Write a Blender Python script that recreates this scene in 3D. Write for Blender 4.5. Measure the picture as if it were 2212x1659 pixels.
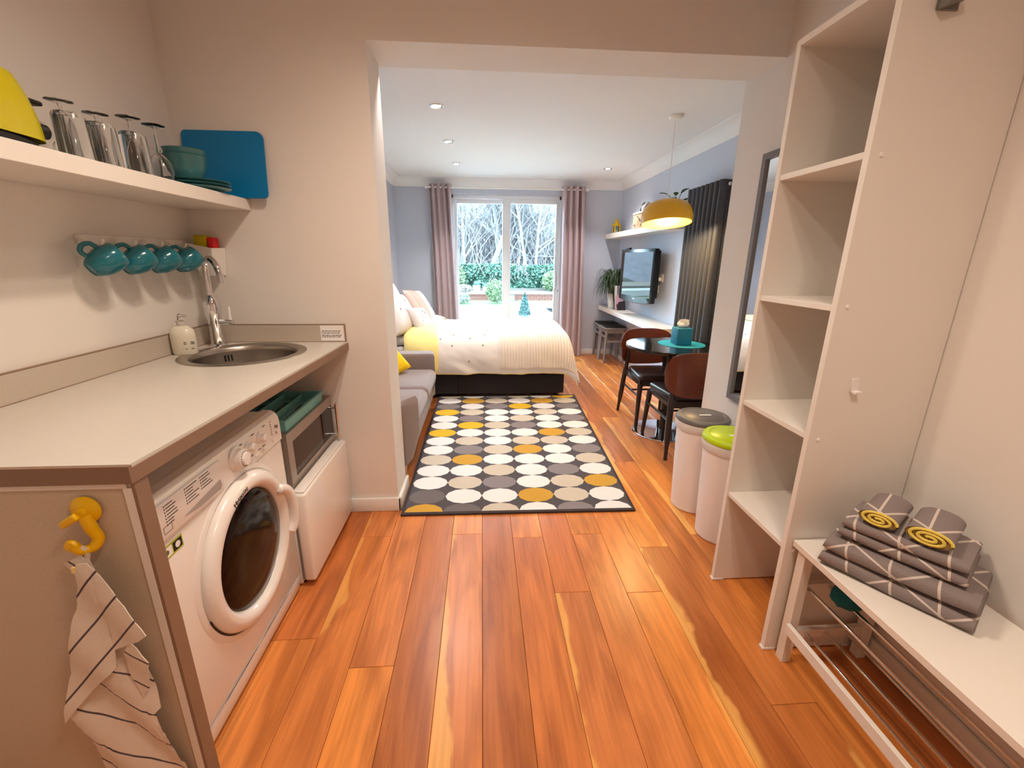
import bpy, bmesh, math, random
from mathutils import Vector, Matrix, noise

for o in list(bpy.data.objects):
    bpy.data.objects.remove(o, do_unlink=True)
SC = bpy.context.scene
COL = SC.collection
PI = math.pi
random.seed(7)

# ------------------------------------------------------------------ camera
CAM_YAW, CAM_PITCH, CAM_ROLL, CAM_H, F_PX = 0.0690, 0.28135, 0.0091, 1.42, 936.5
cam_d = bpy.data.cameras.new('camera')
cam = bpy.data.objects.new('camera', cam_d)
COL.objects.link(cam)
cam_d.sensor_fit = 'HORIZONTAL'
cam_d.sensor_width = 36.0
cam_d.lens = F_PX / 2212 * 36.0
cam_d.clip_start = 0.05
cam_d.clip_end = 200
_fw = Vector((math.sin(CAM_YAW) * math.cos(CAM_PITCH), math.cos(CAM_YAW) * math.cos(CAM_PITCH), -math.sin(CAM_PITCH)))
_r0 = Vector((math.cos(CAM_YAW), -math.sin(CAM_YAW), 0))
_u0 = _r0.cross(_fw)
_r = math.cos(CAM_ROLL) * _r0 + math.sin(CAM_ROLL) * _u0
_u = -math.sin(CAM_ROLL) * _r0 + math.cos(CAM_ROLL) * _u0
_m = Matrix((_r, _u, -_fw)).transposed().to_4x4()
_m.translation = Vector((0, 0, CAM_H))
cam.matrix_world = _m
SC.camera = cam

# ------------------------------------------------------------------ look
SC.view_settings.view_transform = 'Standard'
SC.view_settings.look = 'None'
SC.view_settings.gamma = 1.0
SC.view_settings.use_curve_mapping = False
SC.view_settings.exposure = 1.2

# light paths: enough for the room, without needless long glass chains
SC.cycles.max_bounces = 9
SC.cycles.diffuse_bounces = 4
SC.cycles.glossy_bounces = 3
SC.cycles.transmission_bounces = 9

# ------------------------------------------------------------------ world: even overcast sky
SKY_STRENGTH = 18.0
world = bpy.data.worlds.new('overcast_sky')
SC.world = world
world.use_nodes = True
wn = world.node_tree.nodes
wn['Background'].inputs['Color'].default_value = (0.74, 0.87, 1.0, 1)
wn['Background'].inputs['Strength'].default_value = SKY_STRENGTH

# ------------------------------------------------------------------ lamp powers (used by the lamp builders)
KITCHEN_SPOTS = ((0.50, 0.15, 0.34, 'warm four lamp ceiling fitting near the bench'), (-0.15, 1.30, 0.48, 'warm four lamp ceiling fitting near the worktop'))
KITCHEN_W = 24.0
KITCHEN_COL = (1.0, 0.82, 0.66)
DOWNLIGHT_W = 30.0
DOWN_COL = (1.0, 0.93, 0.90)
PENDANT_W = 9.0
PEND_COL = (1.0, 0.80, 0.50)

# ------------------------------------------------------------------ helpers
def s2l(c):
    c = c / 255.0
    return c / 12.92 if c <= 0.04045 else ((c + 0.055) / 1.055) ** 2.4

def lin(rgb):
    return (s2l(rgb[0]), s2l(rgb[1]), s2l(rgb[2]), 1.0)

MATS = {}

def mat(name, rgb, rough=0.5, metal=0.0, var=0.0, vscale=8.0, bump=0.0, bscale=60.0, spec=0.5, trans=0.0, ior=1.45,
        emit=None, estr=0.0, coat=0.0, sheen=0.0, stretch=None, alpha=1.0):
    if name in MATS:
        return MATS[name]
    m = bpy.data.materials.new(name)
    m.use_nodes = True
    nt = m.node_tree
    b = nt.nodes['Principled BSDF']
    b.inputs['Base Color'].default_value = lin(rgb)
    b.inputs['Roughness'].default_value = rough
    b.inputs['Metallic'].default_value = metal
    b.inputs['Specular IOR Level'].default_value = spec
    b.inputs['IOR'].default_value = ior
    b.inputs['Transmission Weight'].default_value = trans
    b.inputs['Coat Weight'].default_value = coat
    b.inputs['Sheen Weight'].default_value = sheen
    if emit:
        b.inputs['Emission Color'].default_value = lin(emit)
        b.inputs['Emission Strength'].default_value = estr
    if var > 0 or bump > 0:
        tc = nt.nodes.new('ShaderNodeTexCoord')
        mp = nt.nodes.new('ShaderNodeMapping')
        if stretch:
            mp.inputs['Scale'].default_value = stretch
        nt.links.new(tc.outputs['Object'], mp.inputs['Vector'])
    if var > 0:
        n = nt.nodes.new('ShaderNodeTexNoise')
        n.inputs['Scale'].default_value = vscale
        n.inputs['Detail'].default_value = 4
        nt.links.new(mp.outputs['Vector'], n.inputs['Vector'])
        mx = nt.nodes.new('ShaderNodeMix')
        mx.data_type = 'RGBA'
        c = lin(rgb)
        lo = tuple(max(0, x * (1 - var)) for x in c[:3]) + (1,)
        hi = tuple(min(1, x * (1 + var)) for x in c[:3]) + (1,)
        mx.inputs[6].default_value = lo
        mx.inputs[7].default_value = hi
        nt.links.new(n.outputs['Fac'], mx.inputs[0])
        nt.links.new(mx.outputs[2], b.inputs['Base Color'])
    if bump > 0:
        n2 = nt.nodes.new('ShaderNodeTexNoise')
        n2.inputs['Scale'].default_value = bscale
        n2.inputs['Detail'].default_value = 3
        nt.links.new(mp.outputs['Vector'], n2.inputs['Vector'])
        bp = nt.nodes.new('ShaderNodeBump')
        bp.inputs['Strength'].default_value = bump
        bp.inputs['Distance'].default_value = 0.01
        nt.links.new(n2.outputs['Fac'], bp.inputs['Height'])
        nt.links.new(bp.outputs['Normal'], b.inputs['Normal'])
    MATS[name] = m
    return m

def glass_sheet(name, tint=(235, 248, 250), refl=0.06):
    m = bpy.data.materials.new(name)
    m.use_nodes = True
    nt = m.node_tree
    nt.nodes.clear()
    out = nt.nodes.new('ShaderNodeOutputMaterial')
    tr = nt.nodes.new('ShaderNodeBsdfTransparent')
    tr.inputs['Color'].default_value = lin(tint)
    gl = nt.nodes.new('ShaderNodeBsdfGlossy')
    gl.inputs['Roughness'].default_value = 0.02
    lw = nt.nodes.new('ShaderNodeFresnel')
    lw.inputs['IOR'].default_value = 1.35
    mx = nt.nodes.new('ShaderNodeMixShader')
    nt.links.new(lw.outputs[0], mx.inputs[0])
    nt.links.new(tr.outputs[0], mx.inputs[1])
    nt.links.new(gl.outputs[0], mx.inputs[2])
    nt.links.new(mx.outputs[0], out.inputs['Surface'])
    MATS[name] = m
    return m

def wm(o):
    m = Matrix.LocRotScale(o.location, o.rotation_euler, o.scale)
    return wm(o.parent) @ m if o.parent else m

def catmull(pts, n):
    out = []
    P = [Vector(p) for p in pts]
    for i in range(len(P) - 1):
        p0 = P[max(i - 1, 0)]; p1 = P[i]; p2 = P[i + 1]; p3 = P[min(i + 2, len(P) - 1)]
        for k in range(n):
            t = k / n
            out.append(0.5 * ((2 * p1) + (p2 - p0) * t + (2 * p0 - 5 * p1 + 4 * p2 - p3) * t * t + (3 * p1 - p0 - 3 * p2 + p3) * t ** 3))
    out.append(P[-1].copy())
    return out

def shell(bm, t):
    """give a sheet thickness: offset copy along the vertex normals, closed at its border"""
    bm.normal_update()
    fs = bm.faces[:]
    border = [e for e in bm.edges if len(e.link_faces) == 1]
    nv = {v: bm.verts.new(v.co - v.normal * t) for v in bm.verts[:]}
    for f in fs:
        g = bm.faces.new([nv[v] for v in reversed(f.verts)])
        g.material_index = f.material_index
    for e in border:
        l = e.link_loops[0]
        a, b = l.vert, l.link_loop_next.vert
        try: bm.faces.new([b, a, nv[a], nv[b]])
        except ValueError: pass
    bmesh.ops.recalc_face_normals(bm, faces=bm.faces)

class MB:
    def __init__(self):
        self.v = []; self.f = []; self.mi = []
    def add(self, vs, fs, m=0):
        b = len(self.v)
        self.v += [Vector(v) for v in vs]
        self.f += [tuple(i + b for i in f) for f in fs]
        self.mi += [m] * len(fs)
        return self
    def box(self, a, b, m=0):
        x0, y0, z0 = a; x1, y1, z1 = b
        vs = [(x0, y0, z0), (x1, y0, z0), (x1, y1, z0), (x0, y1, z0), (x0, y0, z1), (x1, y0, z1), (x1, y1, z1), (x0, y1, z1)]
        fs = [(3, 2, 1, 0), (4, 5, 6, 7), (0, 1, 5, 4), (1, 2, 6, 5), (2, 3, 7, 6), (3, 0, 4, 7)]
        return self.add(vs, fs, m)
    def obox(self, c, s, rot, m=0):
        M3 = rot.to_3x3() if hasattr(rot, 'to_3x3') else rot
        x, y, z = s[0] / 2, s[1] / 2, s[2] / 2
        vs = [Vector(c) + M3 @ Vector(p) for p in ((-x, -y, -z), (x, -y, -z), (x, y, -z), (-x, y, -z), (-x, -y, z), (x, -y, z), (x, y, z), (-x, y, z))]
        fs = [(3, 2, 1, 0), (4, 5, 6, 7), (0, 1, 5, 4), (1, 2, 6, 5), (2, 3, 7, 6), (3, 0, 4, 7)]
        return self.add(vs, fs, m)
    def tube(self, pts, r, n=8, m=0, caps=True):
        P = [Vector(p) for p in pts]
        R = r if isinstance(r, (list, tuple)) else [r] * len(P)
        vs = []; fs = []
        prev = None
        for i, p in enumerate(P):
            d = (P[min(i + 1, len(P) - 1)] - P[max(i - 1, 0)])
            if d.length < 1e-9: d = Vector((0, 0, 1))
            d.normalize()
            if prev is None:
                a = Vector((0, 0, 1)) if abs(d.z) < 0.9 else Vector((1, 0, 0))
                x = d.cross(a).normalized()
            else:
                x = (prev - d * prev.dot(d))
                x = x.normalized() if x.length > 1e-6 else d.orthogonal().normalized()
            prev = x
            y = d.cross(x)
            for k in range(n):
                t = 2 * PI * k / n
                vs.append(p + (x * math.cos(t) + y * math.sin(t)) * R[i])
        for i in range(len(P) - 1):
            for k in range(n):
                k2 = (k + 1) % n
                fs.append((i * n + k, i * n + k2, (i + 1) * n + k2, (i + 1) * n + k))
        if caps:
            fs.append(tuple(range(n - 1, -1, -1)))
            fs.append(tuple((len(P) - 1) * n + k for k in range(n)))
        return self.add(vs, fs, m)
    def lathe(self, prof, n=24, o=(0, 0, 0), axis=(0, 0, 1), m=0, sx=1.0, sy=1.0, close=False):
        ax = Vector(axis).normalized()
        x = ax.orthogonal().normalized() if abs(ax.z) < 0.999 else Vector((1, 0, 0))
        if abs(ax.x) > 0.99: x = Vector((0, 1, 0))
        elif abs(ax.y) > 0.99: x = Vector((1, 0, 0))
        y = ax.cross(x)
        O = Vector(o)
        vs = []; fs = []; rings = []
        for (r, z) in prof:
            if r < 1e-6:
                rings.append([len(vs)]); vs.append(O + ax * z)
            else:
                rg = []
                for k in range(n):
                    t = 2 * PI * k / n
                    rg.append(len(vs)); vs.append(O + x * (r * sx * math.cos(t)) + y * (r * sy * math.sin(t)) + ax * z)
                rings.append(rg)
        pairs = list(zip(rings[:-1], rings[1:]))
        if close: pairs.append((rings[-1], rings[0]))
        for a, b in pairs:
            if len(a) == 1 and len(b) == 1: continue
            for k in range(n):
                k2 = (k + 1) % n
                if len(a) == 1: fs.append((a[0], b[k2], b[k]))
                elif len(b) == 1: fs.append((a[k], a[k2], b[0]))
                else: fs.append((a[k], a[k2], b[k2], b[k]))
        return self.add(vs, fs, m)
    def prism(self, poly, d, m=0):
        P = [Vector(p) for p in poly]; n = len(P); D = Vector(d)
        vs = P + [p + D for p in P]
        fs = [tuple(range(n - 1, -1, -1)), tuple(range(n, 2 * n))]
        for k in range(n):
            k2 = (k + 1) % n
            fs.append((k, k2, n + k2, n + k))
        return self.add(vs, fs, m)
    def grid(self, fn, nu, nv, m=0, wrap=False):
        vs = []; fs = []
        for j in range(nv + 1):
            for i in range(nu + 1):
                vs.append(Vector(fn(i / nu, j / nv)))
        w = nu + 1
        for j in range(nv):
            for i in range(nu):
                fs.append((j * w + i, j * w + i + 1, (j + 1) * w + i + 1, (j + 1) * w + i))
        return self.add(vs, fs, m)
    def build(self, name, mats, parent=None, local=False, bev=0.0, seg=2, angle=38, smooth=True, solid=0.0, doubles=0.0, origin=None, tri=False):
        if not isinstance(mats, (list, tuple)): mats = [mats]
        me = bpy.data.meshes.new(name)
        me.from_pydata([tuple(v) for v in self.v], [], self.f)
        for m in mats: me.materials.append(m)
        for p, k in zip(me.polygons, self.mi): p.material_index = min(k, len(mats) - 1)
        bm = bmesh.new(); bm.from_mesh(me)
        if doubles > 0: bmesh.ops.remove_doubles(bm, verts=bm.verts, dist=doubles)
        bmesh.ops.recalc_face_normals(bm, faces=bm.faces)
        if solid:
            shell(bm, solid)
        if bev > 0:
            ed = [e for e in bm.edges if len(e.link_faces) == 2 and e.calc_face_angle(0) > math.radians(30)]
            bmesh.ops.bevel(bm, geom=ed, offset=bev, segments=seg, affect='EDGES', profile=0.5, clamp_overlap=True)
        if tri: bmesh.ops.triangulate(bm, faces=bm.faces)
        bm.to_mesh(me); bm.free()
        o = bpy.data.objects.new(name, me)
        COL.objects.link(o)
        if parent is not None:
            o.parent = parent
            if not local:
                me.transform(wm(parent).inverted())
        elif not local:
            if origin is None:
                xs = [v.co for v in me.vertices]
                origin = Vector(((min(c.x for c in xs) + max(c.x for c in xs)) / 2, (min(c.y for c in xs) + max(c.y for c in xs)) / 2, min(c.z for c in xs)))
            me.transform(Matrix.Translation(-Vector(origin)))
            o.location = origin
        if smooth:
            me.polygons.foreach_set('use_smooth', [True] * len(me.polygons))
            me.set_sharp_from_angle(angle=math.radians(angle))
        me.update()
        return o

def tag(o, label=None, cat=None, group=None, kind=None):
    if label: o['label'] = label
    if cat: o['category'] = cat
    if group: o['group'] = group
    if kind: o['kind'] = kind
    return o

def thing(name, label, cat, loc=(0, 0, 0), rotz=0.0, group=None, kind=None):
    o = bpy.data.objects.new(name, None)
    COL.objects.link(o)
    o.empty_display_size = 0.05
    o.location = loc
    o.rotation_euler = (0, 0, rotz)
    return tag(o, label, cat, group, kind)

def struct(name, label=None, loc=(0, 0, 0)):
    o = bpy.data.objects.new(name, None)
    COL.objects.link(o)
    o.location = loc
    return tag(o, label, None, None, 'structure')

def dup(root, loc, rotz, label=None, group=None):
    r = root.copy(); COL.objects.link(r)
    r.location = loc; r.rotation_euler = (0, 0, rotz)
    if label: r['label'] = label
    if group: r['group'] = group
    for ch in list(root.children):
        c = ch.copy(); COL.objects.link(c); c.parent = r
        for g in list(ch.children):
            d = g.copy(); COL.objects.link(d); d.parent = c
    return r

def BOX(a, b): return MB().box(a, b)

def text_mesh(name, s, size, mtx, material, parent, extrude=0.0004):
    cu = bpy.data.curves.new(name, 'FONT')
    cu.body = s; cu.size = size; cu.align_x = 'CENTER'; cu.align_y = 'CENTER'; cu.extrude = extrude; cu.resolution_u = 3
    to = bpy.data.objects.new(name + '_tmp', cu)
    COL.objects.link(to)
    dg = bpy.context.evaluated_depsgraph_get()
    me = bpy.data.meshes.new_from_object(to.evaluated_get(dg))
    bpy.data.objects.remove(to, do_unlink=True)
    me.transform(mtx)
    me.transform(wm(parent).inverted())
    me.materials.clear(); me.materials.append(material)
    o = bpy.data.objects.new(name, me)
    COL.objects.link(o)
    o.parent = parent
    return o

def fbm(x, y, z=0.0):
    return noise.noise(Vector((x, y, z))) + 0.5 * noise.noise(Vector((2 * x, 2 * y, 2 * z + 7)))

# ------------------------------------------------------------------ materials
white_wall = mat('white_wall_paint', (232, 226, 220), 0.75, var=0.02, vscale=3, bump=0.03, bscale=180)
white_reveal = white_wall
grey_wall = mat('grey_wall_paint', (198, 203, 218), 0.7, var=0.03, vscale=2.5, bump=0.03, bscale=180)
ceil_mat = mat('ceiling_paint', (236, 234, 234), 0.8, var=0.015, vscale=2)
gloss_white = mat('white_gloss_paint', (238, 236, 232), 0.3)
lam_white = mat('white_laminate', (236, 230, 222), 0.38, var=0.01)
upvc = mat('white_window_plastic', (236, 238, 242), 0.25)
worktop_m = mat('pale_worktop', (214, 208, 200), 0.22, var=0.03, vscale=40)
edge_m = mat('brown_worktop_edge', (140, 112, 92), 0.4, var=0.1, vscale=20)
splash_m = mat('grey_beige_upstand', (196, 184, 170), 0.4, var=0.06, vscale=120)
panel_m = mat('beige_speckled_panel', (204, 188, 166), 0.42, var=0.10, vscale=160)
appl = mat('white_appliance_enamel', (240, 234, 230), 0.22, coat=0.3)
appl2 = mat('white_appliance_plastic', (240, 234, 230), 0.3)
chrome = mat('chrome', (225, 225, 228), 0.07, metal=1.0)
steel = mat('brushed_steel', (178, 172, 165), 0.3, metal=1.0, var=0.08, vscale=30, stretch=(1, 1, 12))
black_gloss = mat('black_gloss_plastic', (10, 10, 12), 0.22, ior=1.4)
screen_m = mat('dark_screen_glass', (6, 8, 10), 0.0, ior=1.7, spec=0.6)
black_matt = mat('black_plastic', (20, 20, 22), 0.5)
dark_glass = mat('dark_door_glass', (24, 12, 9), 0.12, spec=0.25)
ink = mat('grey_print', (70, 68, 70), 0.6)
ink_dark = mat('black_print', (15, 15, 15), 0.6)
teal = mat('teal_ceramic', (22, 112, 128), 0.18, var=0.06, coat=0.4)
teal_dark = mat('teal_green_ceramic', (70, 128, 132), 0.25, var=0.06, coat=0.3)
teal_tray = mat('teal_plastic', (120, 186, 184), 0.4)
blue_board = mat('blue_plastic', (0, 122, 182), 0.4, bump=0.02)
yellow_pl = mat('yellow_plastic', (240, 190, 0), 0.35)
yellow_en = mat('yellow_enamel', (200, 186, 6), 0.2, coat=0.3)
clear = mat('clear_glass', (255, 255, 255), 0.0, trans=1.0, ior=1.45)
soap_m = mat('pale_soap', (240, 234, 216), 0.25, trans=0.08)
lime = mat('lime_plastic', (186, 214, 0), 0.35)
grey_pl = mat('grey_plastic', (108, 104, 104), 0.4)
bin_white = mat('white_bin_plastic', (240, 234, 232), 0.35)
liner = mat('thin_bin_liner', (245, 240, 236), 0.3, trans=0.35)
sponge_y = mat('yellow_sponge', (196, 176, 10), 0.9, bump=0.4, bscale=150)
sponge_r = mat('red_sponge', (226, 40, 44), 0.8, bump=0.3, bscale=150)
mir_m = mat('mirror_glass', (235, 238, 240), 0.01, metal=1.0)
frame_grey = mat('grey_painted_frame', (120, 118, 122), 0.5, var=0.06)
sofa_m = mat('grey_sofa_fabric', (140, 124, 122), 0.9, var=0.12, vscale=140, bump=0.25, bscale=400, sheen=0.3)
cushion_yellow = mat('yellow_cushion_fabric', (246, 204, 20), 0.85, var=0.05, vscale=60, bump=0.2, bscale=300)
bedbase_m = mat('black_bed_base_fabric', (34, 28, 30), 0.9, var=0.2, vscale=120, bump=0.2, bscale=300)
cotton = mat('white_cotton', (236, 229, 223), 0.9, var=0.02, vscale=20, bump=0.08, bscale=120, sheen=0.2)
duvet_y = mat('pale_yellow_cotton', (250, 230, 150), 0.9, var=0.03, vscale=20, bump=0.08, bscale=120)
throw_m = mat('cream_plush', (240, 228, 214), 0.95, var=0.04, vscale=90, bump=0.3, bscale=250, sheen=0.5)
mattress_m = mat('mattress_ticking', (216, 208, 204), 0.9)
tuft_m = mat('brown_tuft', (170, 142, 112), 0.95)
curtain_m = mat('mauve_grey_curtain', (188, 166, 170), 0.88, var=0.06, vscale=50, bump=0.15, bscale=300, sheen=0.3)
wood_dark = mat('dark_wenge_wood', (40, 24, 20), 0.32, var=0.3, vscale=14, stretch=(6, 6, 1), coat=0.2)
wood_red = mat('red_brown_plywood', (92, 40, 25), 0.35, var=0.22, vscale=10, stretch=(1, 8, 8), coat=0.3)
seat_pad = mat('dark_brown_leatherette', (52, 38, 38), 0.35)
table_black = mat('black_table_lacquer', (24, 22, 24), 0.12, coat=0.5)
turq = mat('turquoise_felt', (16, 152, 184), 0.7, var=0.05)
turq_box = mat('turquoise_box_cover', (24, 122, 152), 0.6, var=0.08)
tissue_m = mat('white_tissue', (248, 246, 244), 0.9)
rad_m = mat('anthracite_radiator_paint', (64, 65, 74), 0.6, bump=0.05, bscale=200)
stool_m = mat('grey_painted_wood', (148, 148, 152), 0.45, var=0.05)
lamp_yellow = mat('mustard_lamp_enamel', (226, 172, 10), 0.3, coat=0.3)
lamp_in = mat('yellow_lamp_inside', (250, 214, 60), 0.35)
pot_white = mat('white_glazed_pot', (244, 242, 240), 0.25)
leaf_dark = mat('dark_green_leaf', (48, 72, 36), 0.5, var=0.3, vscale=12)
leaf_mid = mat('mid_green_leaf', (84, 116, 60), 0.45, var=0.25, vscale=20)
soil = mat('dark_soil', (46, 36, 30), 0.95)
metal_black = mat('black_iron', (26, 26, 30), 0.4)
wood_pale = mat('pale_wood', (206, 168, 128), 0.5, var=0.12, vscale=14, stretch=(8, 8, 1))
kraft = mat('printed_kraft_board', (214, 176, 140), 0.7, var=0.06)
screw = mat('grey_metal_paint', (120, 118, 112), 0.5)
pink_card = mat('pink_card', (226, 180, 192), 0.6)
paper = mat('white_paper', (244, 240, 238), 0.7)
copper_in = mat('dark_cavity', (16, 12, 10), 0.7)
linen = mat('off_white_linen', (232, 220, 206), 0.95, bump=0.3, bscale=500)
bulb_m = mat('lit_bulb', (255, 240, 210), 0.5, emit=(255, 226, 160), estr=40)
lens_m = mat('lit_downlight_lens', (255, 250, 240), 0.5, emit=(255, 238, 214), estr=25)
food_orange = mat('microwave_interior_reflection_board', (150, 92, 30), 0.5)

def stripe_mat(name, base, line, period, width, angle, rough=0.9, coord='Object', axis=(1, 0, 1)):
    """cloth with dark woven stripes"""
    m = bpy.data.materials.new(name); m.use_nodes = True
    nt = m.node_tree; b = nt.nodes['Principled BSDF']
    b.inputs['Roughness'].default_value = rough
    tc = nt.nodes.new('ShaderNodeTexCoord')
    dot = nt.nodes.new('ShaderNodeVectorMath'); dot.operation = 'DOT_PRODUCT'
    dot.inputs[1].default_value = (math.cos(angle), 0, math.sin(angle))
    nt.links.new(tc.outputs[coord], dot.inputs[0])
    dv = nt.nodes.new('ShaderNodeMath'); dv.operation = 'DIVIDE'; dv.inputs[1].default_value = period
    nt.links.new(dot.outputs['Value'], dv.inputs[0])
    fr = nt.nodes.new('ShaderNodeMath'); fr.operation = 'FRACT'; nt.links.new(dv.outputs[0], fr.inputs[0])
    lt = nt.nodes.new('ShaderNodeMath'); lt.operation = 'LESS_THAN'; lt.inputs[1].default_value = width / period
    nt.links.new(fr.outputs[0], lt.inputs[0])
    mx = nt.nodes.new('ShaderNodeMix'); mx.data_type = 'RGBA'
    mx.inputs[6].default_value = lin(base); mx.inputs[7].default_value = lin(line)
    nt.links.new(lt.outputs[0], mx.inputs[0]); nt.links.new(mx.outputs[2], b.inputs['Base Color'])
    n2 = nt.nodes.new('ShaderNodeTexNoise'); n2.inputs['Scale'].default_value = 300
    nt.links.new(tc.outputs['Object'], n2.inputs['Vector'])
    bp = nt.nodes.new('ShaderNodeBump'); bp.inputs['Strength'].default_value = 0.2; bp.inputs['Distance'].default_value = 0.005
    nt.links.new(n2.outputs['Fac'], bp.inputs['Height']); nt.links.new(bp.outputs['Normal'], b.inputs['Normal'])
    MATS[name] = m
    return m

def towel_mat():
    """grey terry with pale crossing lines that form triangles; wraps over the folded edge through y+z"""
    m = bpy.data.materials.new('grey_terry_with_pale_lines'); m.use_nodes = True
    nt = m.node_tree; b = nt.nodes['Principled BSDF']; b.inputs['Roughness'].default_value = 0.95
    tc = nt.nodes.new('ShaderNodeTexCoord')
    acc = None
    for vec, per, w in (((1, 0.05, 0.22), 0.105, 0.06), ((0.72, -0.42, -0.80), 0.125, 0.055), ((0.45, 0.55, 0.95), 0.16, 0.04)):
        d = nt.nodes.new('ShaderNodeVectorMath'); d.operation = 'DOT_PRODUCT'; d.inputs[1].default_value = vec
        nt.links.new(tc.outputs['Object'], d.inputs[0])
        q = nt.nodes.new('ShaderNodeMath'); q.operation = 'DIVIDE'; q.inputs[1].default_value = per
        nt.links.new(d.outputs['Value'], q.inputs[0])
        f = nt.nodes.new('ShaderNodeMath'); f.operation = 'FRACT'; nt.links.new(q.outputs[0], f.inputs[0])
        l = nt.nodes.new('ShaderNodeMath'); l.operation = 'LESS_THAN'; l.inputs[1].default_value = w
        nt.links.new(f.outputs[0], l.inputs[0])
        if acc is None: acc = l
        else:
            mxm = nt.nodes.new('ShaderNodeMath'); mxm.operation = 'MAXIMUM'
            nt.links.new(acc.outputs[0], mxm.inputs[0]); nt.links.new(l.outputs[0], mxm.inputs[1]); acc = mxm
    mx = nt.nodes.new('ShaderNodeMix'); mx.data_type = 'RGBA'
    mx.inputs[6].default_value = lin((138, 126, 124)); mx.inputs[7].default_value = lin((214, 200, 190))
    nt.links.new(acc.outputs[0], mx.inputs[0]); nt.links.new(mx.outputs[2], b.inputs['Base Color'])
    n2 = nt.nodes.new('ShaderNodeTexNoise'); n2.inputs['Scale'].default_value = 260
    nt.links.new(tc.outputs['Object'], n2.inputs['Vector'])
    bp = nt.nodes.new('ShaderNodeBump'); bp.inputs['Strength'].default_value = 0.5; bp.inputs['Distance'].default_value = 0.006
    nt.links.new(n2.outputs['Fac'], bp.inputs['Height']); nt.links.new(bp.outputs['Normal'], b.inputs['Normal'])
    MATS['towel'] = m
    return m

towel_m = towel_mat()
towel_yellow = mat('yellow_terry', (240, 216, 104), 0.95, bump=0.5, bscale=300)

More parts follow.
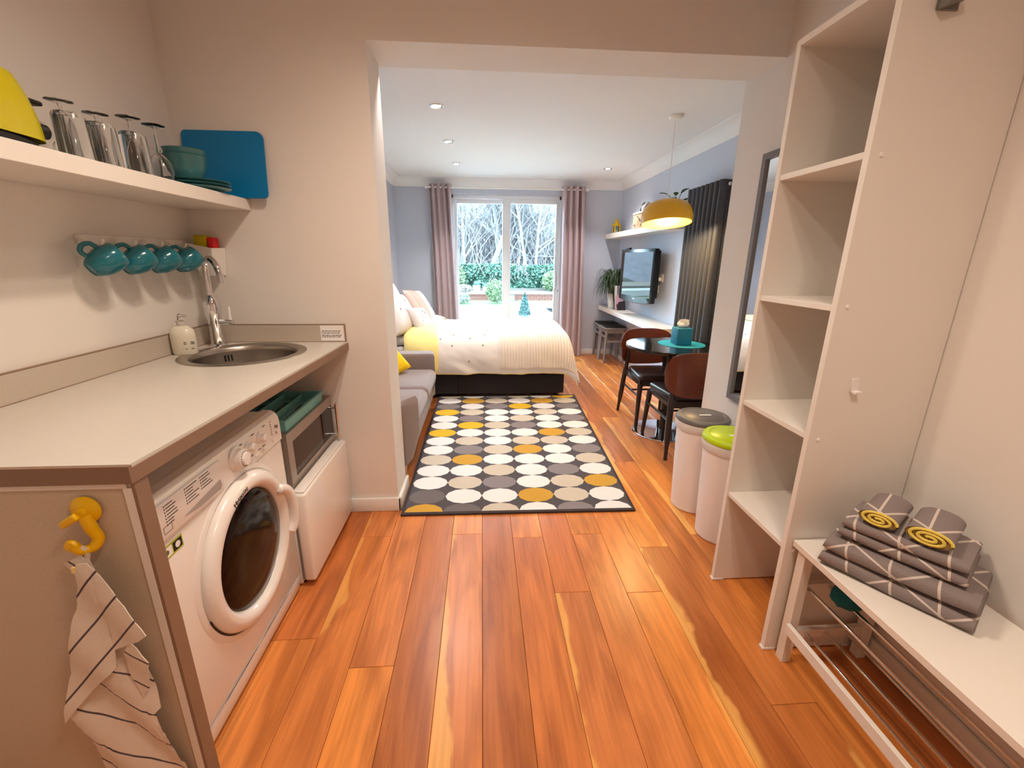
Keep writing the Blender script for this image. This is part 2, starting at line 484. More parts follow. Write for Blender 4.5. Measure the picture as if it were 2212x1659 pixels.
def plank_mat():
    m = bpy.data.materials.new('red_brown_hardwood_plank'); m.use_nodes = True
    nt = m.node_tree; b = nt.nodes['Principled BSDF']
    N = nt.nodes.new; L = nt.links.new
    tc = N('ShaderNodeTexCoord'); oi = N('ShaderNodeObjectInfo')
    geo = N('ShaderNodeNewGeometry')
    # per plank offset
    mul = N('ShaderNodeMath'); mul.operation = 'MULTIPLY'; mul.inputs[1].default_value = 57.0
    L(oi.outputs['Random'], mul.inputs[0])
    cmb = N('ShaderNodeCombineXYZ')
    for k in range(3): L(mul.outputs[0], cmb.inputs[k])
    addv = N('ShaderNodeVectorMath'); addv.operation = 'ADD'
    L(geo.outputs['Position'], addv.inputs[0]); L(cmb.outputs[0], addv.inputs[1])
    # long figure (heart / sap wood)
    mp = N('ShaderNodeMapping'); mp.inputs['Scale'].default_value = (11.0, 1.5, 1.0); L(addv.outputs[0], mp.inputs['Vector'])
    n1 = N('ShaderNodeTexNoise'); n1.inputs['Scale'].default_value = 1.0; n1.inputs['Detail'].default_value = 4; n1.inputs['Distortion'].default_value = 1.1
    L(mp.outputs[0], n1.inputs['Vector'])
    # fine grain
    mp2 = N('ShaderNodeMapping'); mp2.inputs['Scale'].default_value = (90.0, 3.0, 1.0); L(addv.outputs[0], mp2.inputs['Vector'])
    n2 = N('ShaderNodeTexNoise'); n2.inputs['Scale'].default_value = 1.0; n2.inputs['Detail'].default_value = 6
    L(mp2.outputs[0], n2.inputs['Vector'])
    # base tone by plank
    cr = N('ShaderNodeValToRGB'); e = cr.color_ramp.elements
    e[0].position = 0.0; e[0].color = lin((172, 98, 49))
    e[1].position = 1.0; e[1].color = lin((234, 157, 78))
    for pos, c in ((0.25, (210, 129, 66)), (0.45, (200, 118, 64)), (0.65, (230, 146, 70)), (0.85, (206, 126, 72))):
        k = e.new(pos); k.color = lin(c)
    L(oi.outputs['Random'], cr.inputs[0])
    # figure: darken and lighten
    cr2 = N('ShaderNodeValToRGB'); e2 = cr2.color_ramp.elements
    e2[0].position = 0.34; e2[0].color = (0.66, 0.58, 0.53, 1)
    e2[1].position = 0.60; e2[1].color = (1.14, 1.14, 1.1, 1)
    L(n1.outputs['Fac'], cr2.inputs[0])
    mx = N('ShaderNodeMix'); mx.data_type = 'RGBA'; mx.blend_type = 'MULTIPLY'; mx.inputs[0].default_value = 0.8
    L(cr.outputs[0], mx.inputs[6]); L(cr2.outputs[0], mx.inputs[7])
    # pale sapwood: wavy margin along one edge of some boards
    sx = N('ShaderNodeSeparateXYZ'); L(tc.outputs['Object'], sx.inputs[0])
    mp3 = N('ShaderNodeMapping'); mp3.inputs['Scale'].default_value = (3.0, 1.7, 1.0); L(addv.outputs[0], mp3.inputs['Vector'])
    n3 = N('ShaderNodeTexNoise'); n3.inputs['Scale'].default_value = 1.0; n3.inputs['Detail'].default_value = 4; n3.inputs['Distortion'].default_value = 0.5
    L(mp3.outputs[0], n3.inputs['Vector'])
    sg = N('ShaderNodeMath'); sg.operation = 'MULTIPLY'; sg.inputs[1].default_value = 7.31; L(oi.outputs['Random'], sg.inputs[0])
    fr_ = N('ShaderNodeMath'); fr_.operation = 'FRACT'; L(sg.outputs[0], fr_.inputs[0])
    sd = N('ShaderNodeMath'); sd.operation = 'GREATER_THAN'; sd.inputs[1].default_value = 0.5; L(fr_.outputs[0], sd.inputs[0])
    s2 = N('ShaderNodeMath'); s2.operation = 'MULTIPLY_ADD'; s2.inputs[1].default_value = 2.0; s2.inputs[2].default_value = -1.0; L(sd.outputs[0], s2.inputs[0])
    xe = N('ShaderNodeMath'); xe.operation = 'MULTIPLY'; L(sx.outputs[0], xe.inputs[0]); L(s2.outputs[0], xe.inputs[1])
    # margin position from the noise: 0.2..0.8 -> far inside or off the board
    mg_ = N('ShaderNodeMapRange'); mg_.inputs[1].default_value = 0.30; mg_.inputs[2].default_value = 0.70; mg_.inputs[3].default_value = 0.105; mg_.inputs[4].default_value = 0.004
    L(n3.outputs['Fac'], mg_.inputs[0])
    df_ = N('ShaderNodeMath'); df_.operation = 'SUBTRACT'; L(xe.outputs[0], df_.inputs[0]); L(mg_.outputs[0], df_.inputs[1])
    ss = N('ShaderNodeMapRange'); ss.interpolation_type = 'SMOOTHSTEP'; ss.inputs[1].default_value = -0.004; ss.inputs[2].default_value = 0.016; L(df_.outputs[0], ss.inputs[0])
    sw = N('ShaderNodeMix'); sw.data_type = 'RGBA'; sw.inputs[7].default_value = lin((249, 188, 103))
    sg2 = N('ShaderNodeMath'); sg2.operation = 'MULTIPLY'; sg2.inputs[1].default_value = 13.7; L(oi.outputs['Random'], sg2.inputs[0])
    fr2_ = N('ShaderNodeMath'); fr2_.operation = 'FRACT'; L(sg2.outputs[0], fr2_.inputs[0])
    am = N('ShaderNodeMapRange'); am.inputs[1].default_value = 0.18; am.inputs[2].default_value = 0.60; am.inputs[3].default_value = 0.05; am.inputs[4].default_value = 0.70; L(fr2_.outputs[0], am.inputs[0])
    f3 = N('ShaderNodeMath'); f3.operation = 'MULTIPLY'; L(am.outputs[0], f3.inputs[1])
    L(ss.outputs[0], f3.inputs[0]); L(f3.outputs[0], sw.inputs[0]); L(mx.outputs[2], sw.inputs[6])
    # grain
    cr4 = N('ShaderNodeValToRGB'); e4 = cr4.color_ramp.elements
    e4[0].position = 0.3; e4[0].color = (0.82, 0.80, 0.78, 1); e4[1].position = 0.6; e4[1].color = (1.04, 1.04, 1.04, 1)
    L(n2.outputs['Fac'], cr4.inputs[0])
    mg = N('ShaderNodeMix'); mg.data_type = 'RGBA'; mg.blend_type = 'MULTIPLY'; mg.inputs[0].default_value = 0.9
    L(sw.outputs[2], mg.inputs[6]); L(cr4.outputs[0], mg.inputs[7])
    L(mg.outputs[2], b.inputs['Base Color'])
    b.inputs['Roughness'].default_value = 0.30
    b.inputs['Specular IOR Level'].default_value = 0.45
    bp = N('ShaderNodeBump'); bp.inputs['Strength'].default_value = 0.04; bp.inputs['Distance'].default_value = 0.002
    L(n2.outputs['Fac'], bp.inputs['Height']); L(bp.outputs['Normal'], b.inputs['Normal'])
    MATS['plank'] = m
    return m

plank_m = plank_mat()
subfloor_m = mat('dark_subfloor', (60, 28, 14), 0.8)
pane_m = glass_sheet('window_pane_glass')

# ================================================================== SETTING
YW, XL, XR = 2.28, -1.385, 1.437        # kitchen end wall, left wall, right wall
BL, BR, BY = -1.20, 2.01, 6.53          # bedroom left, right, back
ZC, ZK, ZS = 2.47, 2.75, 2.335           # bedroom ceiling, kitchen ceiling, soffit

# floor with its boards
floor = tag(BOX((-1.6, -1.3, -0.06), (2.2, 6.7, -0.014)).build('floor', subfloor_m, smooth=False), 'red brown hardwood floor boards running to the window', kind='structure')
PW = 0.16
rng = random.Random(11)
pmesh = {}
x = -1.453 - PW * 0
col = 0
while x < 2.02:
    y = -1.25 - rng.random() * 1.0
    while y < 6.6:
        ln = rng.choice((1.2, 1.5, 1.8, 1.8, 2.1))
        y0, y1 = max(y, -1.2), min(y + ln, 6.62)
        y += ln
        if y1 - y0 < 0.05: continue
        x0, x1 = max(x, -1.4), min(x + PW, 2.03)
        if x1 - x0 < 0.02: continue
        key = (round(x1 - x0, 3), round(y1 - y0, 3))
        if key in pmesh:
            p = bpy.data.objects.new('plank', pmesh[key]); COL.objects.link(p)
        else:
            w, l = (x1 - x0) / 2 - 0.0006, (y1 - y0) / 2 - 0.0006
            p = BOX((-w, -l, -0.013), (w, l, 0.0)).build('plank', plank_m, local=True, bev=0.0012, seg=1, smooth=False)
            pmesh[key] = p.data
        p.parent = floor
        p.location = Vector(((x0 + x1) / 2, (y0 + y1) / 2, 0)) - floor.location
    x += PW
    col += 1

# kitchen walls
def wall(name, m, *boxes, label=None):
    mb = MB()
    for a, b in boxes: mb.box(a, b)
    return tag(mb.build(name, m, smooth=False), label, kind='structure')

wall('wall_left', white_wall, ((XL - 0.15, -1.2, 0), (XL, YW, ZK)), label='plain white kitchen wall behind the worktop')
wall('wall_divider', white_wall, ((XL - 0.15, YW, 0), (-0.5, 2.53, ZK)), ((-0.5, YW, ZS), (XR, 2.56, ZK)), label='white wall with wide opening between kitchen and bedroom')
wall('wall_right', white_wall, ((XR, -1.2, 0), (2.25, 2.62, ZK)), label='white wall behind shelving and mirror')
wall('wall_rear', white_wall, ((XL - 0.15, -1.35, 0), (2.25, -1.2, ZK)), label='white wall behind the camera')
wall('ceiling_kitchen', ceil_mat, ((XL - 0.15, -1.35, ZK), (2.25, 2.56, ZK + 0.1)), label='white kitchen ceiling')
# bedroom
wall('wall_bedroom_left', grey_wall, ((BL - 0.15, 2.53, 0), (BL, BY, ZC)), label='blue grey wall at the bed head')
wall('wall_bedroom_right', grey_wall, ((BR, 2.62, 0), (BR + 0.15, BY, ZC)), label='blue grey wall behind television and radiator')
WX0, WX1, WZ = -0.44, 1.16, 2.275
wall('wall_back', grey_wall, ((BL - 0.15, BY, 0), (WX0, BY + 0.25, ZC)), ((WX1, BY, 0), (BR + 0.15, BY + 0.25, ZC)), ((WX0, BY, WZ), (WX1, BY + 0.25, ZC)), label='blue grey wall around the glazed doors')
wall('ceiling', ceil_mat, ((BL - 0.15, 2.56, ZC), (BR + 0.15, BY + 0.25, ZC + 0.1)), label='white bedroom ceiling with recessed lights')

# coving (concave quarter profile)
def coving(name, p0, p1, inward, r=0.10):
    prof = [(0, -r - 0.012), (0.012, -r - 0.012)]
    for k in range(7):
        t = k / 6 * PI / 2
        prof.append((r + 0.012 - r * math.cos(t), -0.012 - r + r * math.sin(t)))
    prof += [(r + 0.012, 0), (0, 0)]
    mb = MB()
    mb.prism([Vector(p0) + Vector(inward) * a + Vector((0, 0, b)) for a, b in prof], Vector(p1) - Vector(p0))
    return tag(mb.build(name, ceil_mat, angle=50), 'white concave coving under the ceiling', kind='structure')
coving('trim_1', (BL, BY, ZC), (BR, BY, ZC), (0, -1, 0))
coving('trim_2', (BR, 2.62, ZC), (BR, BY, ZC), (-1, 0, 0))
coving('trim_3', (BL, 2.53, ZC), (BL, BY, ZC), (1, 0, 0))

# baseboards
def baseboard(name, a, b):
    return tag(BOX(a, b).build(name, gloss_white, bev=0.006, seg=2), 'white painted baseboard', kind='structure')
baseboard('baseboard_divider', (-0.80, YW - 0.018, 0.0), (-0.482, YW, 0.085))
baseboard('baseboard_opening', (-0.5, YW - 0.018, 0.0), (-0.482, 2.548, 0.085))
baseboard('baseboard_back_left', (BL, BY - 0.018, 0.0), (WX0 - 0.02, BY, 0.085))
baseboard('baseboard_back_right', (WX1 + 0.02, BY - 0.018, 0.0), (BR, BY, 0.085))
baseboard('baseboard_right', (BR - 0.018, 2.62, 0.0), (BR, BY - 0.018, 0.085))
baseboard('baseboard_left', (BL, 2.55, 0.0), (BL + 0.018, BY - 0.018, 0.085))
baseboard('baseboard_kitchen_right', (XR - 0.018, -1.2, 0.0), (XR, 1.23, 0.085))
baseboard('baseboard_kitchen_far', (XR - 0.018, 1.632, 0.0), (XR, 2.62, 0.085))

# glazed sliding doors
win = struct('window_1', 'white framed sliding glass doors onto the garden', (0.36, BY, 0))
f = MB()
f.box((WX0, BY + 0.06, 0), (WX0 + 0.05, BY + 0.2, WZ)); f.box((WX1 - 0.05, BY + 0.06, 0), (WX1, BY + 0.2, WZ))
f.box((WX0, BY + 0.06, WZ - 0.05), (WX1, BY + 0.2, WZ)); f.box((WX0, BY + 0.06, 0), (WX1, BY + 0.2, 0.05))
f.build('window_frame', upvc, win, bev=0.004)
def sash(x0, x1, y0, y1, st, ztop):
    s = MB()
    z0, z1 = 0.052, ztop
    s.box((x0, y0, z0), (x0 + st[0], y1, z1)); s.box((x1 - st[1], y0, z0), (x1, y1, z1))
    s.box((x0 + st[0], y0, z1 - 0.055), (x1 - st[1], y1, z1)); s.box((x0 + st[0], y0, z0), (x1 - st[1], y1, z0 + 0.09))
    so = s.build('sash', upvc, win, bev=0.004)
    yc = (y0 + y1) / 2
    BOX((x0 + st[0], yc - 0.004, z0 + 0.09), (x1 - st[1], yc + 0.004, z1 - 0.055)).build('pane', pane_m, so, smooth=False)
    return so
sash(WX0 + 0.05, 0.372, BY + 0.135, BY + 0.18, (0.045, 0.075), WZ - 0.05)
s2 = sash(0.300, WX1 - 0.05, BY + 0.075, BY + 0.12, (0.115, 0.04), WZ - 0.05)
h = MB().box((1.075, BY + 0.045, 1.0), (1.10, BY + 0.075, 1.22))
h.build('door_handle', upvc, s2, bev=0.01, seg=3)
win_key = MB().lathe([(0, 0), (0.008, 0), (0.008, 0.006), (0, 0.006)], 10, (1.13, BY + 0.062, 0.96), (0, -1, 0)).build('lock_hole', black_matt, win)
BOX((WX0 - 0.01, BY - 0.02, -0.004), (WX1 + 0.01, BY + 0.25, 0.012)).build('window_sill', upvc, win, bev=0.003)
# ================================================================== KITCHEN, LEFT SIDE
# worktop with round sink hole
CZ = 1.0
SKX, SKY, SKR = -1.065, 1.985, 0.238
wt = thing('worktop', 'pale worktop with brown front edge carrying the round sink', 'worktop', (-1.05, 1.57, CZ - 0.04))
def worktop_mesh():
    mb = MB()
    n = 48
    ring = [(SKX + SKR * math.cos(2 * PI * k / n), SKY + SKR * math.sin(2 * PI * k / n)) for k in range(n)]
    c = [(-0.739, 0.874), (-0.702, YW - 0.002), (XL + 0.002, YW - 0.002), (XL + 0.002, 0.874)]
    # outer point for every ring angle: hit of the ray with the quad
    outer = []
    for k in range(n):
        a = 2 * PI * k / n
        d = (math.cos(a), math.sin(a))
        best = 9
        for i in range(4):
            p, q = c[i], c[(i + 1) % 4]
            ex, ey = q[0] - p[0], q[1] - p[1]
            den = d[0] * ey - d[1] * ex
            if abs(den) < 1e-9: continue
            t = ((p[0] - SKX) * ey - (p[1] - SKY) * ex) / den
            s = ((p[0] - SKX) * d[1] - (p[1] - SKY) * d[0]) / den
            if t > 0 and -1e-6 <= s <= 1 + 1e-6: best = min(best, t)
        outer.append((SKX + d[0] * best, SKY + d[1] * best))
    ang = lambda p: math.atan2(p[1] - SKY, p[0] - SKX) % (2 * PI)
    pts = sorted([(ang(p), p, 0) for p in outer] + [(ang(p), p, 1) for p in c])
    poly = [p for _, p, _ in pts]
    N = len(poly)
    for z, flip in ((CZ, 0), (CZ - 0.04, 1)):
        vs = [(p[0], p[1], z) for p in poly] + [(p[0], p[1], z) for p in ring]
        fs = []
        for i in range(N):
            j = (i + 1) % N
            ka = int(round(ang(poly[i]) / (2 * PI) * n - 0.001)) % n
            ka = int(math.floor(ang(poly[i]) / (2 * PI) * n + 1e-6)) % n
            kb = int(math.floor(ang(poly[j]) / (2 * PI) * n + 1e-6)) % n
            if ka == kb: fs.append((i, j, N + ka))
            else: fs.append((i, j, N + kb, N + ka))
        mb.add(vs, fs)
    # skirts
    vs = [(p[0], p[1], CZ) for p in poly] + [(p[0], p[1], CZ - 0.04) for p in poly]
    mb.add(vs, [(i, (i + 1) % N, N + (i + 1) % N, N + i) for i in range(N)])
    vs = [(p[0], p[1], CZ) for p in ring] + [(p[0], p[1], CZ - 0.04) for p in ring]
    mb.add(vs, [(i, (i + 1) % n, n + (i + 1) % n, n + i) for i in range(n)])
    return mb
worktop_mesh().build('top', worktop_m, wt, doubles=1e-5, smooth=False)
mb = MB(); mb.prism([(-0.7385, 0.866, CZ - 0.04), (-0.7015, YW - 0.002, CZ - 0.04), (-0.7015, YW - 0.002, CZ - 0.007), (-0.7385, 0.866, CZ - 0.007)], (0.0035, 0, 0))
mb.build('edge_band', edge_m, wt, smooth=False)
BOX((XL + 0.002, 0.864, CZ - 0.04), (-0.735, 0.8735, CZ - 0.0005)).build('end_band', edge_m, wt, smooth=False)

ep = thing('end_panel', 'beige speckled panel with brown front edge closing the worktop end', 'panel', (-1.06, 0.89, 0))
BOX((XL + 0.002, 0.872, 0), (-0.7445, 0.908, CZ - 0.0405)).build('board', panel_m, ep, smooth=False)
BOX((-0.7445, 0.871, 0), (-0.737, 0.909, CZ - 0.0405)).build('front_edge', edge_m, ep, smooth=False)
mb = MB().box((XL + 0.002, 0.868, CZ - 0.052), (-0.752, 0.8715, CZ - 0.0405)).box((-0.760, 0.868, 0), (-0.7445, 0.8715, CZ - 0.0525))
mb.build('pale_edge_trim', lam_white, ep, smooth=False)

us = thing('upstand', 'grey beige upstand running along the worktop and the end wall', 'upstand', (XL + 0.01, 1.6, CZ))
BOX((XL, 0.874, CZ), (XL + 0.014, YW, CZ + 0.088)).build('side_strip', splash_m, us, bev=0.001, seg=1, smooth=False)
BOX((XL + 0.0145, YW - 0.014, CZ), (-0.708, YW, CZ + 0.088)).build('end_strip', splash_m, us, bev=0.001, seg=1, smooth=False)

BOX((XL, 0.874, CZ + 0.0885), (XL + 0.015, YW, CZ + 0.0905)).build('top_gap_shadow', edge_m, us, smooth=False)  # thin brown strips paint the shadow and gap line between upstand and wall
BOX((XL + 0.015, YW - 0.015, CZ + 0.0885), (-0.7075, YW, CZ + 0.0905)).build('top_gap_shadow', edge_m, us, smooth=False)
BOX((-0.7075, YW - 0.015, CZ), (-0.7055, YW, CZ + 0.0905)).build('end_gap_shadow', edge_m, us, smooth=False)
BOX((XL + 0.014, 0.874, CZ + 0.0002), (XL + 0.0155, YW - 0.014, CZ + 0.002)).build('base_gap_shadow', edge_m, us, smooth=False)  # brown colour stands in for the shadow and gap line at the worktop
BOX((XL + 0.0155, YW - 0.0155, CZ + 0.0002), (-0.708, YW - 0.014, CZ + 0.002)).build('base_gap_shadow', edge_m, us, smooth=False)
no = thing('notice_strip', 'small white printed notice on the upstand beside the sink', 'notice', (-0.767, YW - 0.015, CZ + 0.02))
BOX((-0.828, YW - 0.0152, CZ + 0.006), (-0.712, YW - 0.0142, CZ + 0.084)).build('paper', paper, no, smooth=False)
mb = MB()
for k, z in enumerate((0.056, 0.046, 0.034, 0.026)):
    x = -0.822
    rr = random.Random(k)
    while x < -0.73:
        w = 0.004 + rr.random() * 0.012
        mb.box((x, YW - 0.0156, CZ + z - 0.0018), (min(x + w, -0.722), YW - 0.0152, CZ + z + 0.0018)); x += w + 0.003
tag(mb.build('printed_lines', ink, no, smooth=False), kind='stuff')

# sink
sk = thing('sink', 'round stainless steel sink sunk into the worktop', 'sink', (SKX, SKY, CZ))
MB().lathe([(0.252, 0.0005), (0.252, 0.003), (0.245, 0.0055), (0.225, 0.0045), (0.214, 0.001), (0.209, -0.006), (0.206, -0.02)], 56, (SKX, SKY, CZ)).build('rim', steel, sk)
MB().lathe([(0.206, -0.02), (0.203, -0.10), (0.188, -0.145), (0.14, -0.16), (0.03, -0.165), (0.028, -0.168), (0, -0.168)], 56, (SKX, SKY, CZ)).build('bowl', steel, sk)
MB().lathe([(0.0, -0.1665), (0.022, -0.1665), (0.026, -0.164), (0.034, -0.163), (0.034, -0.1652)], 24, (SKX, SKY, CZ)).build('drain', chrome, sk)
mb = MB()
for k in range(3):
    a = 2.35 + k * 0.07
    mb.obox((SKX + 0.2025 * math.cos(a), SKY + 0.2025 * math.sin(a), CZ - 0.05), (0.003, 0.006, 0.03), Matrix.Rotation(a, 3, 'Z'))
tag(mb.build('overflow_slots', black_matt, sk), kind='stuff')

# tap
FX, FY = -1.284, 2.175
tp = thing('tap', 'tall chrome mixer tap with curved spout behind the sink', 'tap', (FX, FY, CZ))
MB().lathe([(0, 0), (0.037, 0), (0.037, 0.006), (0.031, 0.012), (0.029, 0.05), (0.028, 0.12), (0.034, 0.155), (0.035, 0.195), (0.029, 0.226), (0.014, 0.243), (0, 0.244)], 28, (FX, FY, CZ)).build('body', chrome, tp)
pts = catmull([(FX, FY, CZ + 0.23), (FX, FY, CZ + 0.33), (FX + 0.012, FY - 0.008, CZ + 0.39), (FX + 0.045, FY - 0.03, CZ + 0.408), (FX + 0.08, FY - 0.05, CZ + 0.375), (FX + 0.092, FY - 0.058, CZ + 0.325)], 6)
MB().tube(pts, 0.014, 12).build('spout', chrome, tp)
MB().tube([(FX + 0.091, FY - 0.057, CZ + 0.34), (FX + 0.095, FY - 0.06, CZ + 0.30)], [0.017, 0.0165], 14).build('spray_head', chrome, tp)
lv = MB().tube([(FX + 0.015, FY, CZ + 0.115), (FX + 0.085, FY - 0.004, CZ + 0.115)], [0.014, 0.0135], 14).build('lever_base', chrome, tp)
MB().tube([(FX + 0.075, FY - 0.004, CZ + 0.125), (FX + 0.078, FY - 0.004, CZ + 0.19)], [0.0065, 0.005], 10).build('lever', pot_white, lv)

# soap bottle
SX, SY = -1.318, 1.985
sb = thing('soap_bottle', 'pale soap bottle standing beside the sink', 'bottle', (SX, SY, CZ))
MB().lathe([(0, 0.0005), (0.040, 0.0005), (0.044, 0.008), (0.044, 0.085), (0.040, 0.108), (0.026, 0.122), (0.018, 0.128), (0, 0.128)], 24, (SX, SY, CZ), sx=1.15, sy=0.85).build('body', soap_m, sb)
MB().lathe([(0.019, 0.1285), (0.019, 0.145), (0.010, 0.149), (0.007, 0.166), (0, 0.166)], 16, (SX, SY, CZ)).build('pump_cap', clear, sb)
MB().tube([(SX, SY, CZ + 0.166), (SX + 0.003, SY - 0.003, CZ + 0.172), (SX + 0.04, SY - 0.02, CZ + 0.170)], [0.008, 0.008, 0.005], 8).build('pump_nozzle', clear, sb)
mb = MB()
for z in (0.028, 0.05, 0.057):
    mb.obox((SX + 0.036, SY - 0.0245, CZ + z), (0.038 if z > 0.03 else 0.03, 0.0012, 0.003), Matrix.Rotation(math.radians(36), 3, 'Z'))
tag(mb.build('printed_lines', leaf_dark, sb), kind='stuff')

# floating shelf
ks = tag(BOX((XL, 0.55, 1.628), (-1.088, YW - 0.001, 1.677)).build('wall_shelf', lam_white, bev=0.002, seg=1, smooth=False), 'thick white floating shelf over the worktop holding glasses and crockery', 'shelf')
SZ = 1.6772

# toaster (only its far end shows at the picture's left edge)
tt = thing('toaster', 'yellow toaster with dark base at the near end of the shelf', 'toaster', (-1.235, 1.25, SZ))
TOX, TOY = -1.235, 1.25
def toaster_body():
    """rounded in plan, shoulders drawn in towards the top"""
    mb = MB()
    def fn(u, v):
        a = u * 2 * PI
        c, q = math.cos(a), math.sin(a)
        e = 0.62
        k = 1 - 0.30 * v ** 2.2 if v < 0.9 else (1 - 0.30 * 0.9 ** 2.2) * math.cos((v - 0.9) / 0.1 * PI / 2) ** 0.5
        z = 0.03 + 0.163 * (v if v < 0.9 else 0.9 + 0.1 * math.sin((v - 0.9) / 0.1 * PI / 2))
        return (TOX + 0.095 * k * math.copysign(abs(c) ** e, c), TOY + 0.150 * (1 - (1 - k) * 0.75) * math.copysign(abs(q) ** e, q), SZ + z)
    mb.grid(fn, 44, 24)
    return mb
toaster_body().build('body', yellow_en, tt, doubles=2e-4, angle=60)
MB().lathe([(0, 0.0), (0.094, 0.0), (0.1, 0.008), (0.1, 0.024), (0.094, 0.03), (0, 0.03)], 40, (TOX, TOY, SZ), sx=0.95, sy=1.52).build('base', black_matt, tt)
BOX((TOX + 0.010, TOY + 0.120, SZ + 0.128), (TOX + 0.050, TOY + 0.175, SZ + 0.140)).build('lever', black_matt, tt, bev=0.005, seg=3)
MB().lathe([(0, 0), (0.020, 0), (0.018, 0.03), (0.013, 0.034), (0, 0.034)], 18, (TOX + 0.045, TOY + 0.128, SZ + 0.062), (0.35, 1, 0)).build('dial', black_matt, tt)
mb = MB().box((TOX - 0.034, TOY - 0.09, SZ + 0.1885), (TOX - 0.014, TOY + 0.09, SZ + 0.1945)).box((TOX + 0.014, TOY - 0.09, SZ + 0.1885), (TOX + 0.034, TOY + 0.09, SZ + 0.1945))
tag(mb.build('bread_slots', black_matt, tt), kind='stuff')

# tumblers and wine glasses, upside down
def tumbler():
    t = thing('tumbler', '', 'glass', (0, 0, 0), group='upturned tumblers on the kitchen shelf')
    MB().lathe([(0.038, 0.0), (0.0405, 0.0), (0.037, 0.12), (0.033, 0.128), (0, 0.129), (0, 0.117), (0.0335, 0.116), (0.0375, 0.0)], 28).build('cup', clear, t, local=True)
    return t
tb0 = tumbler()
tl = [((-1.17, 1.475), 'upturned clear tumbler half hidden behind the yellow toaster'), ((-1.165, 1.575), 'upturned clear tumbler in the middle of the three tumblers'), ((-1.145, 1.675), 'upturned clear tumbler nearest the wine glasses and bowls')]
for i, ((x, y), lb) in enumerate(tl):
    if i == 0:
        tb0.location = (x, y, SZ); tb0['label'] = lb
    else: dup(tb0, (x, y, SZ), 0.3 * i, lb)
def wine():
    t = thing('wine_glass', '', 'glass', (0, 0, 0), group='upturned wine glasses on the kitchen shelf')
    MB().lathe([(0.030, 0.0), (0.032, 0.0), (0.040, 0.035), (0.037, 0.07), (0.018, 0.096), (0.006, 0.103), (0.006, 0.097), (0.016, 0.091), (0.0352, 0.067), (0.0382, 0.035)], 28, close=True).build('bowl', clear, t, local=True)
    MB().lathe([(0.0, 0.104), (0.0055, 0.104), (0.004, 0.125), (0.004, 0.175), (0.006, 0.185), (0, 0.185)], 14).build('stem', clear, t, local=True)
    MB().lathe([(0, 0.1855), (0.008, 0.1855), (0.034, 0.192), (0.034, 0.1945), (0, 0.195)], 28).build('foot', clear, t, local=True)
    return t
wg0 = wine()
wl = [((-1.285, 1.60), 'upturned wine glass behind the first two tumblers'), ((-1.28, 1.725), 'upturned wine glass behind the last tumbler, by the wall'), ((-1.20, 1.755), 'upturned wine glass just right of the last tumbler'), ((-1.18, 1.845), 'upturned wine glass closest to the teal bowls')]
for i, ((x, y), lb) in enumerate(wl):
    if i == 0:
        wg0.location = (x, y, SZ); wg0['label'] = lb
    else: dup(wg0, (x, y, SZ), 0.4 * i, lb)
# glass jug behind the bowls
jg = thing('glass_jug', 'clear glass jug standing behind the teal bowls', 'jug', (-1.315, 1.965, SZ))
MB().lathe([(0, 0.0005), (0.046, 0.0005), (0.05, 0.006), (0.054, 0.13), (0.058, 0.14), (0.055, 0.14), (0.0505, 0.128), (0.0465, 0.01), (0, 0.008)], 30, (-1.315, 1.965, SZ)).build('body', clear, jg)
MB().tube(catmull([(-1.30, 1.914, SZ + 0.12), (-1.295, 1.885, SZ + 0.125), (-1.29, 1.875, SZ + 0.08), (-1.30, 1.915, SZ + 0.04)], 5), 0.005, 8).build('handle', clear, jg)

# plates, bowls
def plate(z, lb):
    t = thing('dinner_plate', lb, 'plate', (-1.185, 2.06, z), group='teal plates stacked on the kitchen shelf')
    MB().lathe([(0, 0.0), (0.055, 0.0), (0.062, 0.004), (0.118, 0.014), (0.122, 0.017), (0.118, 0.018), (0.07, 0.010), (0.055, 0.007), (0, 0.007)], 40).build('disc', teal_dark, t, local=True)
    return t
plate(SZ, 'bottom teal dinner plate of the three stacked on the shelf')
plate(SZ + 0.0125, 'middle teal dinner plate of the three stacked on the shelf')
plate(SZ + 0.025, 'top teal dinner plate under the teal bowls on the shelf')
def bowl(z, lb):
    t = thing('cereal_bowl', lb, 'bowl', (-1.20, 2.035, z), group='teal bowls nested on the plates')
    MB().lathe([(0, 0.0), (0.038, 0.0), (0.042, 0.006), (0.064, 0.045), (0.074, 0.095), (0.077, 0.098), (0.071, 0.096), (0.06, 0.047), (0.038, 0.010), (0, 0.009)], 40).build('cup', teal_dark, t, local=True)
    return t
bowl(SZ + 0.0335, 'lower teal cereal bowl nested on the teal plates')
bowl(SZ + 0.0555, 'upper teal cereal bowl nested inside the other bowl')

# blue chopping board
cb = MB()
rc = 0.035
W2, H2 = 0.178, 0.285
prof = []
for cx, cz, a0 in ((W2 - rc, H2 - rc, 0), (-W2 + 0.02, H2 - 0.02, 90), (-W2 + 0.02, 0.02, 180), (W2 - 0.02, 0.02, 270)):
    rr = rc if a0 == 0 else 0.02
    for k in range(6):
        a = math.radians(a0 + 90 * k / 5)
        prof.append((cx + rr * math.cos(a), cz + rr * math.sin(a)))
tl_ = math.radians(6)
P = [(-1.160 + px, 2.235 + pz * math.sin(tl_), SZ + 0.001 + pz * math.cos(tl_)) for px, pz in prof]
cb.prism(P, (0, 0.008, -0.0008))
tag(cb.build('chopping_board', blue_board, bev=0.002, seg=1), 'bright blue chopping board leaning on the end wall above the shelf', 'chopping board')

